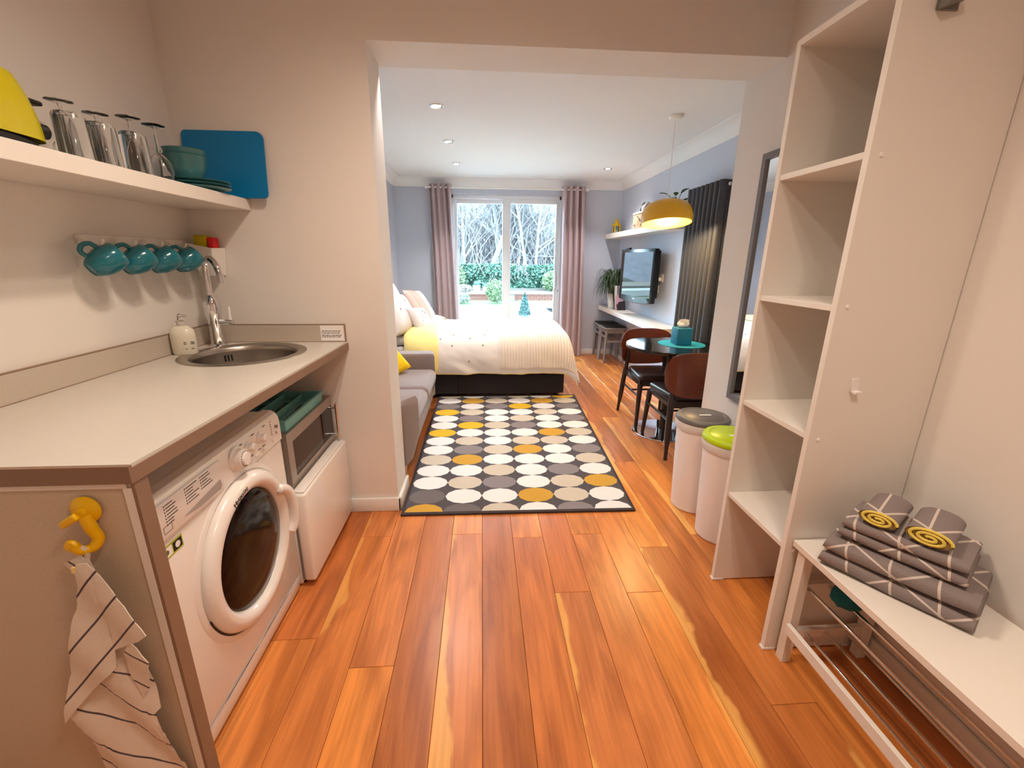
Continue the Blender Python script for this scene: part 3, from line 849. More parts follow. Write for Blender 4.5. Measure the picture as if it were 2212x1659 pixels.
# mug rail
mr = thing('mug_rail', 'white wall rail with hooks under the shelf', 'hook rail', (XL, 1.94, 1.46))
BOX((XL, 1.655, 1.458), (XL + 0.016, 2.215, 1.488)).build('bar', lam_white, mr, bev=0.003)
mugs_y = (1.655, 1.80, 1.942, 2.087)
for y in mugs_y:
    y -= 0.012
    MB().tube(catmull([(XL + 0.012, y, 1.478), (XL + 0.035, y, 1.472), (XL + 0.055, y, 1.452), (XL + 0.078, y, 1.445), (XL + 0.095, y, 1.458), (XL + 0.099, y, 1.472)], 4), 0.0045, 8).build('hook', lam_white, mr)
def mug():
    t = thing('mug', '', 'mug', (0, 0, 0), group='teal mugs hanging on the rail')
    # handle loop hangs on the hook; the cup hangs below it, tipped, its foot towards the room
    ax = Vector((0.44, 0.72, 0.52)).normalized()
    base = Vector((0.0, -0.050, -0.088))
    MB().lathe([(0, 0.003), (0.022, 0.003), (0.025, 0.0), (0.029, 0.004), (0.041, 0.025), (0.047, 0.05), (0.047, 0.075), (0.044, 0.098), (0.042, 0.100), (0.040, 0.097), (0.042, 0.073), (0.042, 0.05), (0.036, 0.026), (0.024, 0.010), (0, 0.009)], 28, base, ax).build('cup', teal, t, local=True)
    up = (Vector((0, 0, 1)) - ax * ax.z).normalized()
    p = [base + ax * 0.022 + up * 0.036, base + ax * 0.018 + up * 0.058, base + ax * 0.034 + up * 0.071, base + ax * 0.056 + up * 0.066, base + ax * 0.064 + up * 0.045]
    MB().tube(catmull(p, 5), [0.0075] * 21, 10).build('handle', teal, t, local=True)
    return t
mg0 = mug()
ml = ['teal mug hanging first on the rail, farthest from the sponge pocket', 'teal mug hanging second along the rail', 'teal mug hanging third along the rail', 'teal mug hanging next to the white sponge pocket']
for i, y in enumerate(mugs_y):
    loc = (XL + 0.066, y + 0.0, 1.460)
    if i == 0:
        mg0.location = loc; mg0['label'] = ml[0]
    else: dup(mg0, loc, 0.0, ml[i])

# sponge pocket in the corner
sp = thing('sponge_pocket', 'white wall pocket in the corner holding two sponges', 'holder', (-1.29, 2.24, 1.31))
mb = MB().prism([(-1.345, 2.185, 1.475), (-1.345, YW - 0.001, 1.475), (-1.238, YW - 0.001, 1.455), (-1.255, 2.195, 1.455)], (0.0, 0.0, -0.0025))
pk = MB()
pk.prism([(-1.345, 2.18, 1.475), (-1.252, 2.19, 1.455), (-1.262, 2.20, 1.33), (-1.325, 2.20, 1.33)], (0, 0.004, 0))
pk.prism([(-1.250, 2.19, 1.455), (-1.236, YW - 0.002, 1.458), (-1.25, YW - 0.002, 1.33), (-1.262, 2.20, 1.33)], (-0.004, 0, 0))
pk.prism([(-1.345, 2.18, 1.475), (-1.340, YW - 0.002, 1.475), (-1.330, YW - 0.002, 1.33), (-1.325, 2.20, 1.33)], (0.004, 0, 0))
pk.prism([(-1.325, 2.20, 1.33), (-1.262, 2.20, 1.33), (-1.25, YW - 0.002, 1.33), (-1.33, YW - 0.002, 1.33)], (0, 0, 0.004))
pk.build('pocket', lam_white, sp, smooth=False)
tag(MB().obox((-1.308, 2.232, 1.470), (0.055, 0.06, 0.085), Matrix.Rotation(0.1, 3, 'Y')).build('sponge', sponge_y, bev=0.008, seg=2), 'yellow green sponge standing in the white wall pocket', 'sponge')
tag(MB().obox((-1.263, 2.236, 1.470), (0.028, 0.05, 0.066), Matrix.Rotation(-0.05, 3, 'Y')).build('sponge', sponge_r, bev=0.006, seg=2), 'red scouring sponge standing in the white wall pocket', 'sponge')

# ------------------------------------------------------------------ washing machine
WXF = -0.803
wmn = thing('washing_machine', 'white front loading washing machine under the worktop', 'washing machine', (-1.08, 1.30, 0))
WY0, WY1 = 0.945, 1.648
BOX((XL + 0.03, WY0, 0.012), (WXF - 0.012, WY1, 0.845)).build('cabinet', appl, wmn, bev=0.012, seg=3)
# rounded fascia: profile in x-z extruded along y
pr_ = [(WXF - 0.012, 0.727)] + [(WXF + 0.006 - 0.0 * k, 0.727) for k in (0,)]
prof = [(WXF - 0.03, 0.728), (WXF + 0.004, 0.728), (WXF + 0.004, 0.80), (WXF + 0.001, 0.822), (WXF - 0.008, 0.838), (WXF - 0.022, 0.847), (WXF - 0.05, 0.849), (WXF - 0.05, 0.80)]
fa = MB().prism([(x, WY0, z) for x, z in prof], (0, WY1 - WY0, 0)).build('control_panel', appl2, wmn, angle=25)
BOX((WXF - 0.013, WY0 + 0.001, 0.10), (WXF, WY1 - 0.001, 0.724)).build('front_panel', appl, wmn, bev=0.004, seg=2)
mb = MB().prism([(WXF - 0.012, WY0 + 0.002, 0.096), (WXF + 0.001, WY0 + 0.002, 0.096), (WXF - 0.012, WY0 + 0.002, 0.02), (WXF - 0.03, WY0 + 0.002, 0.014)], (0, WY1 - WY0 - 0.004, 0))
mb.build('kick_panel', appl2, wmn, bev=0.003)
MB().tube([(WXF + 0.001, WY0 + 0.004, 0.099), (WXF + 0.001, WY1 - 0.004, 0.099)], 0.0028, 6).build('kick_trim', chrome, wmn)
# drawer
X1 = WXF + 0.004
dr = BOX((X1, 0.968, 0.738), (X1 + 0.006, 1.245, 0.832)).build('detergent_drawer', appl2, wmn, bev=0.004, seg=2)
hp = MB()
hpz = [(1.10, 0.752), (1.235, 0.752), (1.235, 0.782), (1.10, 0.760)]
hp.prism([(X1 + 0.0062, y, z) for y, z in ((1.06, 0.757), (1.13, 0.746), (1.225, 0.746), (1.232, 0.756), (1.228, 0.775))], (0.0012, 0, 0)).build('drawer_grip', grey_pl if False else mat('painted_recess_shade', (176, 168, 164), 0.5), dr)  # flat plate, the shade of the grip recess is put into its colour
# printed programme list
pm = MB()
rr = random.Random(3)
for cy, top, n in ((1.005, 0.822, 7), (1.085, 0.825, 6), (1.15, 0.825, 5)):
    for k in range(n):
        z = top - 0.0085 * k
        pm.box((X1 + 0.0062, cy - 0.006, z - 0.0018), (X1 + 0.0067, cy - 0.003, z + 0.0018))
        w = 0.02 + rr.random() * 0.03
        pm.box((X1 + 0.0062, cy, z - 0.0011), (X1 + 0.0067, cy + w, z + 0.0011))
for k in range(6):
    pm.box((X1, 1.575, 0.822 - 0.010 * k), (X1 + 0.0006, 1.579, 0.826 - 0.010 * k))
for y, z in ((1.385, 0.757), (1.415, 0.757), (1.47, 0.757), (1.50, 0.757), (1.36, 0.822), (1.44, 0.826), (1.52, 0.826)):
    pm.box((X1, y, z), (X1 + 0.0006, y + 0.018, z + 0.003))
for k in range(20):
    a = 2 * PI * k / 20
    pm.obox((X1 + 0.0295, 1.335 + 0.0245 * math.cos(a), 0.792 + 0.0245 * math.sin(a)), (0.001, 0.0035, 0.0035), Matrix.Identity(3))
pm.box((X1 + 0.0062, 0.985, 0.752), (X1 + 0.0066, 1.015, 0.753)); pm.box((X1 + 0.0062, 0.985, 0.770), (X1 + 0.0066, 1.015, 0.771))
pm.box((X1 + 0.0062, 0.985, 0.752), (X1 + 0.0066, 0.986, 0.770)); pm.box((X1 + 0.0062, 1.014, 0.752), (X1 + 0.0066, 1.015, 0.770))
tag(pm.build('printed_marks', ink, wmn, smooth=False), kind='stuff')
TXM = Matrix(((0, 0, 1, 0), (1, 0, 0, 0), (0, 1, 0, 0), (0, 0, 0, 1)))
text_mesh('capacity_print', '7kg', 0.018, Matrix.Translation((X1 + 0.0006, 1.615, 0.792)) @ TXM, ink, wmn)
text_mesh('class_print', 'A', 0.016, Matrix.Translation((X1 + 0.0006, 1.612, 0.768)) @ TXM, ink, wmn)
MB().lathe([(0.041, 0), (0.041, 0.004), (0.033, 0.007), (0.030, 0.028), (0.022, 0.030), (0.0205, 0.036), (0, 0.037)], 32, (X1, 1.335, 0.792), (1, 0, 0)).build('programme_dial', appl2, wmn, angle=30)
for y in (1.412, 1.492):
    k_ = MB().lathe([(0.020, 0), (0.020, 0.002), (0.015, 0.004), (0.014, 0.02), (0.011, 0.023), (0, 0.023)], 24, (X1, y, 0.797), (1, 0, 0)).build('knob', appl2, wmn)
    BOX((X1 + 0.0215, y - 0.003, 0.785), (X1 + 0.026, y + 0.003, 0.81)).build('knob_grip', appl2, k_, bev=0.001, seg=1)
for y in (1.40, 1.455, 1.515):
    BOX((X1, y - 0.012, 0.741), (X1 + 0.004, y + 0.012, 0.751)).build('button', appl2, wmn, bev=0.0015, seg=1)
BOX((X1, 1.573, 0.745), (X1 + 0.004, 1.592, 0.758)).build('start_button', appl2, wmn, bev=0.0015, seg=1)
# door
DY, DZ = 1.325, 0.468
ring = MB().lathe([(0.258, 0.0), (0.260, 0.010), (0.254, 0.024), (0.238, 0.034), (0.220, 0.035), (0.208, 0.028), (0.199, 0.014), (0.196, 0.003)], 64, (WXF, DY, DZ), (1, 0, 0)).build('door_ring', appl, wmn)
MB().lathe([(0.285, 0.0), (0.280, 0.004), (0.266, 0.006), (0.262, 0.0)], 64, (WXF, DY, DZ), (1, 0, 0)).build('door_surround', appl, wmn)
MB().lathe([(0.198, 0.010), (0.190, 0.016), (0.16, 0.024), (0.10, 0.031), (0.05, 0.034), (0, 0.035)], 56, (WXF, DY, DZ), (1, 0, 0)).build('door_glass', dark_glass, wmn)
hd = MB()
hy = DY + 0.228
hpts = [(WXF + 0.028, hy - 0.045, DZ + 0.115), (WXF + 0.038, hy + 0.0, DZ + 0.085), (WXF + 0.044, hy + 0.022, DZ + 0.02), (WXF + 0.042, hy + 0.02, DZ - 0.06), (WXF + 0.030, hy - 0.005, DZ - 0.10)]
hd.tube(catmull(hpts, 5), [0.012] + [0.02] * 19 + [0.012], 12)
hd.build('door_handle', appl, ring)
# maker's name bent along the ring
for i, ch in enumerate('Hotpoint'):
    a = math.radians(112) - i * 0.046
    R_ = 0.229
    text_mesh('lettering', ch, 0.024, Matrix.Translation((WXF + 0.0355, DY + R_ * math.cos(a), DZ + R_ * math.sin(a))) @ Matrix.Rotation(a - PI / 2, 4, 'X') @ TXM, ink_dark, ring)
seal = MB()
seal.tube([(WXF + 0.006, DY + 0.2615 * math.cos(a), DZ + 0.2615 * math.sin(a)) for a in [math.radians(196 + 5 * k) for k in range(14)]], 0.0022, 6)
seal.build('door_gap', black_matt, wmn)
lb = BOX((WXF, 0.968, 0.678), (WXF + 0.0006, 1.05, 0.714)).build('energy_label', mat('lime_label_print', (176, 190, 60), 0.5), wmn, smooth=False)
BOX((WXF + 0.0006, 0.972, 0.683), (WXF + 0.001, 1.009, 0.709)).build('label_field', paper, lb, smooth=False)
BOX((WXF + 0.0006, 1.013, 0.683), (WXF + 0.001, 1.046, 0.709)).build('label_field', ink_dark, lb, smooth=False)
MB().lathe([(0, 0), (0.009, 0), (0.009, 0.0006), (0, 0.0006)], 14, (WXF + 0.001, 1.03, 0.696), (1, 0, 0)).build('label_dot', paper, lb)
MB().lathe([(0, 0), (0.007, 0), (0.007, 0.0006), (0, 0.0006)], 14, (WXF + 0.001, 0.99, 0.696), (1, 0, 0)).build('label_dot', leaf_mid, lb)

# ------------------------------------------------------------------ fridge, microwave, tray
fr = thing('fridge', 'small white table top fridge beside the washing machine', 'fridge', (-1.05, 1.96, 0))
FY0, FY1 = 1.672, 2.245
BOX((-1.33, FY0, 0.015), (-0.812, FY1, 0.44)).build('cabinet', appl, fr, bev=0.004)
BOX((-1.33, FY0 - 0.002, 0.4405), (-0.806, FY1 + 0.002, 0.4565)).build('top_board', appl2, fr, bev=0.003)
dd = MB().box((-0.804, FY0 - 0.003, 0.03), (-0.752, FY1 + 0.003, 0.462)).build('door', appl, fr, bev=0.012, seg=3)
BOX((-0.8115, FY0 + 0.004, 0.034), (-0.8042, FY1 - 0.004, 0.438)).build('door_seal', mat('grey_rubber', (150, 146, 142), 0.6), fr)
mb = MB().prism([(-0.80, FY0 + 0.01, 0.4625), (-0.762, FY0 + 0.01, 0.4625), (-0.758, FY0 + 0.01, 0.468), (-0.80, FY0 + 0.01, 0.470)], (0, FY1 - FY0 - 0.02, 0))
mb.build('top_handle', appl2, dd, bev=0.002)
for x_, y_ in ((-0.83, FY0 + 0.04), (-0.83, FY1 - 0.04), (-1.3, FY0 + 0.04), (-1.3, FY1 - 0.04)):
    MB().lathe([(0, 0), (0.018, 0), (0.018, 0.016), (0, 0.016)], 14, (x_, y_, 0)).build('foot', black_matt, fr)

MZ = 0.4572
mw = thing('microwave', 'silver microwave oven on top of the small fridge', 'microwave', (-1.0, 1.98, MZ))
MY0, MY1, MXF, MT = 1.712, 2.262, -0.812, 0.715
BOX((-1.20, MY0, MZ + 0.012), (MXF - 0.02, MY1, MT)).build('cabinet', mat('silver_paint', (150, 140, 132), 0.35, metal=0.4), mw, bev=0.005)
fb = MB()
for a, b in (((MXF - 0.02, MY0, MZ + 0.012), (MXF, MY0 + 0.05, MT - 0.002)), ((MXF - 0.02, MY0 + 0.05, MT - 0.05), (MXF, MY1 - 0.002, MT - 0.002)), ((MXF - 0.02, MY0 + 0.05, MZ + 0.012), (MXF, MY1 - 0.002, MZ + 0.045))):
    fb.box(a, b)
df = fb.build('door_frame', mat('silver_paint_front', (166, 154, 146), 0.3, metal=0.5), mw, smooth=False)
BOX((MXF - 0.018, MY0 + 0.0505, MZ + 0.0455), (MXF - 0.004, MY0 + 0.40, MT - 0.0505)).build('door_window', mat('smoked_mirror_glass', (70, 56, 48), 0.04, metal=0.75), mw, smooth=False)
BOX((MXF - 0.018, MY0 + 0.4005, MZ + 0.0455), (MXF - 0.003, MY1 - 0.003, MT - 0.0505)).build('door_side_glass', black_gloss, mw, smooth=False)
hb = MB().tube([(MXF + 0.038, MY1 - 0.05, MZ + 0.03), (MXF + 0.038, MY1 - 0.05, MT - 0.03)], 0.007, 12).build('door_handle', chrome, mw)
for z in (MZ + 0.055, MT - 0.055):
    MB().tube([(MXF - 0.003, MY1 - 0.05, z), (MXF + 0.034, MY1 - 0.05, z)], 0.006, 10).build('handle_post', chrome, hb)
for x_, y_ in ((-0.86, MY0 + 0.04), (-0.86, MY1 - 0.04), (-1.16, MY0 + 0.04), (-1.16, MY1 - 0.04)):
    MB().lathe([(0, 0), (0.014, 0), (0.014, 0.013), (0, 0.013)], 12, (x_, y_, MZ)).build('foot', black_matt, mw)

TZ = MT + 0.0005
ct = thing('cutlery_tray', 'teal plastic cutlery tray on top of the microwave', 'tray', (-0.96, 1.97, TZ))
tray = MB()
tx0, tx1, ty0, ty1 = -1.09, -0.825, 1.745, 2.17
tray.box((tx0, ty0, TZ), (tx1, ty1, TZ + 0.004))
for a, b in (((tx0, ty0, TZ + 0.004), (tx0 + 0.005, ty1, TZ + 0.045)), ((tx1 - 0.005, ty0, TZ + 0.004), (tx1, ty1, TZ + 0.045)), ((tx0 + 0.005, ty0, TZ + 0.004), (tx1 - 0.005, ty0 + 0.005, TZ + 0.045)), ((tx0 + 0.005, ty1 - 0.005, TZ + 0.004), (tx1 - 0.005, ty1, TZ + 0.045))):
    tray.box(a, b)
tray.build('shell', teal_tray, ct, smooth=False)
rim = MB()
rim.box((tx0 - 0.008, ty0 - 0.008, TZ + 0.045), (tx0 + 0.004, ty1 + 0.008, TZ + 0.048)); rim.box((tx1 - 0.004, ty0 - 0.008, TZ + 0.045), (tx1 + 0.008, ty1 + 0.008, TZ + 0.048))
rim.box((tx0 + 0.004, ty0 - 0.008, TZ + 0.045), (tx1 - 0.004, ty0 + 0.004, TZ + 0.048)); rim.box((tx0 + 0.004, ty1 - 0.004, TZ + 0.045), (tx1 - 0.004, ty1 + 0.008, TZ + 0.048))
rim.build('rim', teal_tray, ct, smooth=False)
for x_ in (-0.92, -1.01):
    BOX((x_, ty0 + 0.0055, TZ + 0.0042), (x_ + 0.004, ty1 - 0.0055, TZ + 0.038)).build('divider', teal_tray, ct, smooth=False)
def cutlery(nm, lb, x_, kind):
    t = thing(nm, lb, nm, (x_, 1.96, TZ + 0.006), 0.03)
    MB().tube([(0, -0.15, 0.003), (0, -0.05, 0.006), (0, 0.04, 0.004)], [0.006, 0.004, 0.003], 8).build('stem', mat('dark_steel_cutlery', (110, 108, 108), 0.25, metal=1.0), t, local=True)
    if kind == 's':
        MB().lathe([(0, 0), (0.010, 0.001), (0.018, 0.006), (0.017, 0.007), (0.009, 0.003), (0, 0.002)], 16, (0, 0.075, 0.0), sx=1.0, sy=1.9).build('bowl', MATS['dark_steel_cutlery'], t, local=True)
    elif kind == 'f':
        m_ = MB().box((-0.011, 0.04, 0.003), (0.011, 0.075, 0.005))
        for k in range(4): m_.box((-0.011 + k * 0.0065, 0.075, 0.003), (-0.0085 + k * 0.0065, 0.12, 0.005))
        m_.build('tines', MATS['dark_steel_cutlery'], t, local=True, smooth=False)
    else:
        MB().box((-0.009, 0.04, 0.002), (0.009, 0.15, 0.004)).build('blade', MATS['dark_steel_cutlery'], t, local=True, smooth=False)
cutlery('fork', 'dark steel fork in the front compartment of the teal tray', -0.878, 'f')
cutlery('knife', 'dark steel knife in the middle compartment of the teal tray', -0.965, 'k')
cutlery('spoon', 'dark steel spoon in the back compartment of the teal tray', -1.055, 's')

# ------------------------------------------------------------------ yellow hook and tea towel
HX, HZ, HY = -0.842, 0.902, 0.868
hk = thing('suction_hook', 'yellow suction hook stuck on the beige end panel', 'hook', (HX, HY, HZ))
MB().lathe([(0, 0.0005), (0.030, 0.0005), (0.031, 0.004), (0.024, 0.010), (0.012, 0.014), (0.011, 0.022), (0, 0.022)], 32, (HX, HY, HZ), (0, -1, 0)).build('cup', yellow_pl, hk)
mb = MB().obox((HX - 0.016, HY - 0.026, HZ - 0.012), (0.040, 0.012, 0.016), Matrix.Rotation(math.radians(-32), 3, 'Y'))
mb.build('lever', yellow_pl, hk, bev=0.004, seg=3)
mb = MB().tube(catmull([(HX + 0.004, HY - 0.014, HZ - 0.006), (HX + 0.010, HY - 0.012, HZ - 0.04), (HX + 0.014, HY - 0.008, HZ - 0.066), (HX + 0.006, HY - 0.016, HZ - 0.083), (HX - 0.008, HY - 0.03, HZ - 0.080), (HX - 0.014, HY - 0.034, HZ - 0.064)], 5), [0.012] * 6 + [0.011] * 10 + [0.0095] * 10, 12)
mb.build('hook_arm', yellow_pl, hk)
MB().lathe([(0, -0.006), (0.011, -0.005), (0.0135, 0), (0.011, 0.005), (0, 0.006)], 18, (HX - 0.016, HY - 0.036, HZ - 0.064), (0, -1, 0)).build('hook_tip', yellow_pl, hk)

tw = thing('tea_towel', 'off white tea towel with dark stripes hanging from the yellow hook', 'tea towel', (HX, HY - 0.02, 0.1))
st_a = stripe_mat('linen_stripes_rising', (232, 221, 208), (92, 84, 92), 0.062, 0.0045, math.radians(138))
st_b = stripe_mat('linen_stripes_falling', (232, 221, 208), (92, 84, 92), 0.075, 0.0045, math.radians(52))
def flap(poly, y, m, name, amp=0.008, ph=0.0):
    me = bpy.data.meshes.new(name)
    bm = bmesh.new()
    vs = [bm.verts.new((p[0], y, p[1])) for p in poly]
    bm.faces.new(vs)
    bmesh.ops.triangulate(bm, faces=bm.faces)
    for _ in range(4):
        bmesh.ops.subdivide_edges(bm, edges=[e for e in bm.edges if e.calc_length() > 0.025], cuts=1)
        bmesh.ops.triangulate(bm, faces=bm.faces)
    for v in bm.verts:
        x_, z_ = v.co.x, v.co.z
        v.co.y += amp * math.sin((x_ * 1.0 + z_ * 0.45) * 42 + ph) + 0.35 * amp * fbm(x_ * 22, z_ * 22, ph)
        v.co.x += 0.003 * fbm(z_ * 30, ph, 1.5)
    bmesh.ops.recalc_face_normals(bm, faces=bm.faces)
    shell(bm, 0.0022)
    bm.to_mesh(me); bm.free()
    me.materials.append(m)
    me.transform(wm(tw).inverted())
    o = bpy.data.objects.new(name, me); COL.objects.link(o); o.parent = tw
    me.polygons.foreach_set('use_smooth', [True] * len(me.polygons)); me.set_sharp_from_angle(angle=math.radians(50))
    return o
TWP = dict(
    back=[(-0.896, 0.787), (-0.86, 0.807), (-0.84, 0.80), (-0.82, 0.70), (-0.815, 0.55), (-0.793, 0.447), (-0.784, 0.37), (-0.81, 0.347), (-0.795, 0.271), (-0.765, 0.06), (-0.955, 0.06), (-0.951, 0.279), (-0.982, 0.361), (-0.913, 0.584), (-0.881, 0.725)],
    front=[(-0.846, 0.803), (-0.828, 0.803), (-0.809, 0.771), (-0.75, 0.611), (-0.769, 0.596), (-0.838, 0.563), (-0.834, 0.524), (-0.921, 0.439), (-0.985, 0.365), (-0.914, 0.594), (-0.853, 0.782)],
    frill=[(-0.80, 0.585), (-0.787, 0.57), (-0.77, 0.525), (-0.792, 0.442), (-0.811, 0.414), (-0.824, 0.478), (-0.82, 0.55)])
flap(TWP['back'], HY - 0.022, st_b, 'back_fold', 0.010, 0.7)
flap(TWP['front'], HY - 0.044, st_a, 'front_fold', 0.006, 0.0)
flap(TWP['frill'], HY - 0.034, st_b, 'side_fold', 0.005, 2.0)
MB().tube(catmull([(HX - 0.012, HY - 0.026, 0.795), (HX - 0.011, HY - 0.031, 0.815), (HX - 0.004, HY - 0.03, 0.828), (HX + 0.001, HY - 0.027, 0.815), (HX - 0.006, HY - 0.024, 0.795)], 5), 0.005, 8).build('hanging_loop', linen, tw)
BOX((HX - 0.017, HY - 0.051, 0.782), (HX + 0.001, HY - 0.047, 0.795)).build('loop_patch', duvet_y, tw, smooth=False)
# ================================================================== KITCHEN, RIGHT SIDE
UX0, UX1, UY0, UY1 = 1.05, XR - 0.002, 1.235, 1.628
un = thing('shelf_unit', 'tall white open shelving unit against the right wall', 'shelving unit', (1.24, 1.43, 0))
pt = 0.020
BOX((UX0, UY1 - pt, 0.006), (UX1, UY1, 2.12)).build('side_panel', lam_white, un, bev=0.0015, seg=1, smooth=False)
BOX((UX0, UY0, 0.006), (UX1, UY0 + pt, 2.12)).build('side_panel', lam_white, un, bev=0.0015, seg=1, smooth=False)
BOX((UX0, UY0 + pt, 2.10), (UX1 - 0.006, UY1 - pt, 2.12)).build('top_panel', lam_white, un, smooth=False)
BOX((UX1 - 0.006, UY0 + pt, 0.09), (UX1, UY1 - pt, 2.12)).build('back_panel', lam_white, un, smooth=False)
for z in (0.448, 0.868, 1.285, 1.703):
    BOX((UX0 + 0.006, UY0 + pt, z - 0.010), (UX1 - 0.006, UY1 - pt, z + 0.009)).build('shelf', lam_white, un, bev=0.001, seg=1, smooth=False)
for y in (UY0 + 0.01, UY1 - 0.01):
    for x_ in (UX0 + 0.03, UX1 - 0.05):
        BOX((x_ - 0.034 if x_ < 1.2 else x_ - 0.02, y - 0.012, 0), (x_ + 0.02, y + 0.012, 0.0058 if x_ > 1.2 else 0.012)).build('foot_cap', bin_white, un, bev=0.002, seg=1)
for z in (0.44, 0.862, 1.29, 1.70):
    MB().lathe([(0, 0), (0.007, 0), (0.006, 0.003), (0, 0.004)], 14, (UX0 + 0.036, UY0, z), (0, -1, 0)).build('screw_cap', bin_white, un)
kn = thing('wall_hook', 'small white stick-on hook on the side of the shelving unit', 'hook', (1.165, UY0, 1.03))
BOX((1.153, UY0 - 0.004, 1.022), (1.177, UY0, 1.07)).build('plate', bin_white, kn, bev=0.0015, seg=1)
BOX((1.154, UY0 - 0.022, 1.022), (1.176, UY0 - 0.0042, 1.032)).build('prong', bin_white, kn, bev=0.002, seg=2)
# dark folded bag on the upper shelf, grey box corner above the side panel
bg = thing('handbag', 'dark purple bag standing deep on the top shelf of the unit', 'bag', (1.27, 1.31, 1.713))
def bagfn(u, v):
    a = u * 2 * PI
    k = 1 - 0.35 * v
    return (1.30 + 0.115 * math.cos(a) * k, 1.312 + 0.05 * math.sin(a) * k + 0.004 * math.sin(a * 5), 1.713 + 0.15 * v)
mb = MB().grid(bagfn, 24, 6)
mb.add([bagfn(i / 24, 1) for i in range(24)], [tuple(range(24))]); mb.add([bagfn(i / 24, 0) for i in range(24)], [tuple(range(24))])
mb.build('pouch', mat('dark_purple_leather', (52, 34, 44), 0.45, bump=0.2, bscale=60), bg, doubles=1e-5)
MB().tube(catmull([(1.24, 1.312, 1.855), (1.25, 1.30, 1.92), (1.30, 1.30, 1.945), (1.35, 1.30, 1.92), (1.36, 1.312, 1.855)], 5), 0.006, 8).build('strap', MATS['dark_purple_leather'], bg)
ch_ = thing('coat_hook', 'grey metal coat hook high on the side of the shelving unit', 'hook', (1.17, UY0, 2.03))
BOX((1.142, UY0 - 0.006, 2.028), (1.20, UY0, 2.10)).build('plate', screw, ch_, bev=0.002, seg=1)
mb = MB().prism([(1.142, UY0 - 0.0062, 2.026), (1.20, UY0 - 0.0062, 2.045), (1.20, UY0 - 0.0062, 2.06), (1.142, UY0 - 0.0062, 2.06)], (0, -0.03, 0.0))
mb.build('prong', screw, ch_, bev=0.002, seg=1)

# shoe bench
bn = thing('shoe_bench', 'long white bench with chrome rods for shoes', 'bench', (1.25, 0.55, 0))
BZ = 0.490
BX0, BY0, BY1 = 1.072, 0.02, 1.230
BOX((BX0, BY0, BZ - 0.024), (XR - 0.02, BY1, BZ)).build('seat_board', lam_white, bn, bev=0.002, seg=1, smooth=False)
for x0_, y0_ in ((BX0 + 0.012, BY1 - 0.05), (BX0 + 0.012, BY0 + 0.01), (XR - 0.06, BY1 - 0.05), (XR - 0.06, BY0 + 0.01)):
    BOX((x0_, y0_, 0), (x0_ + 0.034, y0_ + 0.034, BZ - 0.0245)).build('leg', lam_white, bn, bev=0.0015, seg=1, smooth=False)
BOX((BX0 - 0.004, BY0 + 0.01, 0.142), (BX0 + 0.0115, BY1 - 0.052, 0.182)).build('front_rail', lam_white, bn, bev=0.0015, seg=1, smooth=False)
for z in (0.10, 0.30):
    BOX((BX0 + 0.047, BY1 - 0.04, z), (XR - 0.061, BY1 - 0.022, z + 0.035)).build('end_rail', lam_white, bn, smooth=False)
for x_, z in ((1.13, 0.318), (1.21, 0.318), (1.30, 0.318), (1.165, 0.118), (1.24, 0.118), (1.315, 0.118)):
    MB().tube([(x_, BY0 + 0.03, z), (x_, BY1 - 0.041, z)], 0.006, 10).build('rod', chrome, bn)
# teal slippers lying on the upper rods
tp_ = thing('slipper', 'teal fluffy slipper lying on the rods under the bench', 'slipper', (1.21, 1.10, 0.326))
def blob(cx, cy, cz, rx, ry, rz, seed, n=18):
    mb = MB()
    def fn(u, v):
        a = u * 2 * PI; b = (v - 0.5) * PI
        d = Vector((math.cos(a) * math.cos(b), math.sin(a) * math.cos(b), math.sin(b)))
        k = 1 + 0.12 * fbm(d.x * 3 + seed, d.y * 3, d.z * 3)
        return (cx + rx * d.x * k, cy + ry * d.y * k, max(cz + rz * d.z * k, cz - rz * 0.7))
    return mb.grid(fn, n, n // 2)
blob(1.20, 1.10, 0.36, 0.06, 0.045, 0.045, 3).build('upper', mat('teal_fleece', (20, 100, 108), 0.95, var=0.3, vscale=60, bump=0.6, bscale=120), tp_, doubles=1e-4)
blob(1.27, 1.10, 0.345, 0.08, 0.05, 0.022, 9).build('sole', MATS['teal_fleece'], tp_, doubles=1e-4)

# towels on the bench: a stack turned to the room
ANG = math.radians(-57)
STX, STY = 1.252, 1.022
def folded_towel(lb, z, w, d, layers, th, dx=0.0, dy=0.0, da=0.0):
    t = thing('folded_towel', lb, 'towel', (STX + dx, STY + dy, z), ANG + da, group='folded grey towels on the bench')
    for k in range(layers):
        ww, dd_ = w - 0.008 * k, d - 0.006 * k
        mb = MB()
        def fn(u, v, ww=ww, dd_=dd_, k=k):
            # rounded slab; front edge (local -y) bulges like a fold
            a = v * 2 * PI
            c, s = math.cos(a), math.sin(a)
            y = (dd_ / 2) * math.copysign(abs(c) ** 0.45, c)
            zz = th / 2 + (th / 2) * math.copysign(abs(s) ** 0.55, s)
            x_ = (u - 0.5) * ww
            e = abs(u - 0.5) * 2
            zz = th / 2 + (zz - th / 2) * (1 - 0.30 * e ** 8) + 0.004 * fbm(x_ * 9 + k, y * 9, z)
            return (x_ * (1 - 0.02 * (1 if s > 0 else 0)), y, zz + k * th * 0.98)
        mb.grid(fn, 22, 28)
        for uu in (0, 1):
            mb.add([fn(uu, i / 28) for i in range(28)], [tuple(range(28))])
        mb.build('fold', towel_m, t, local=True, doubles=1e-5, angle=65)
    return t
folded_towel('largest folded grey towel at the bottom of the bench stack', BZ + 0.0005, 0.355, 0.225, 2, 0.050)
folded_towel('smaller folded grey towel between the bath towel and the rolls', BZ + 0.101, 0.29, 0.19, 2, 0.037, 0.008, 0.012)
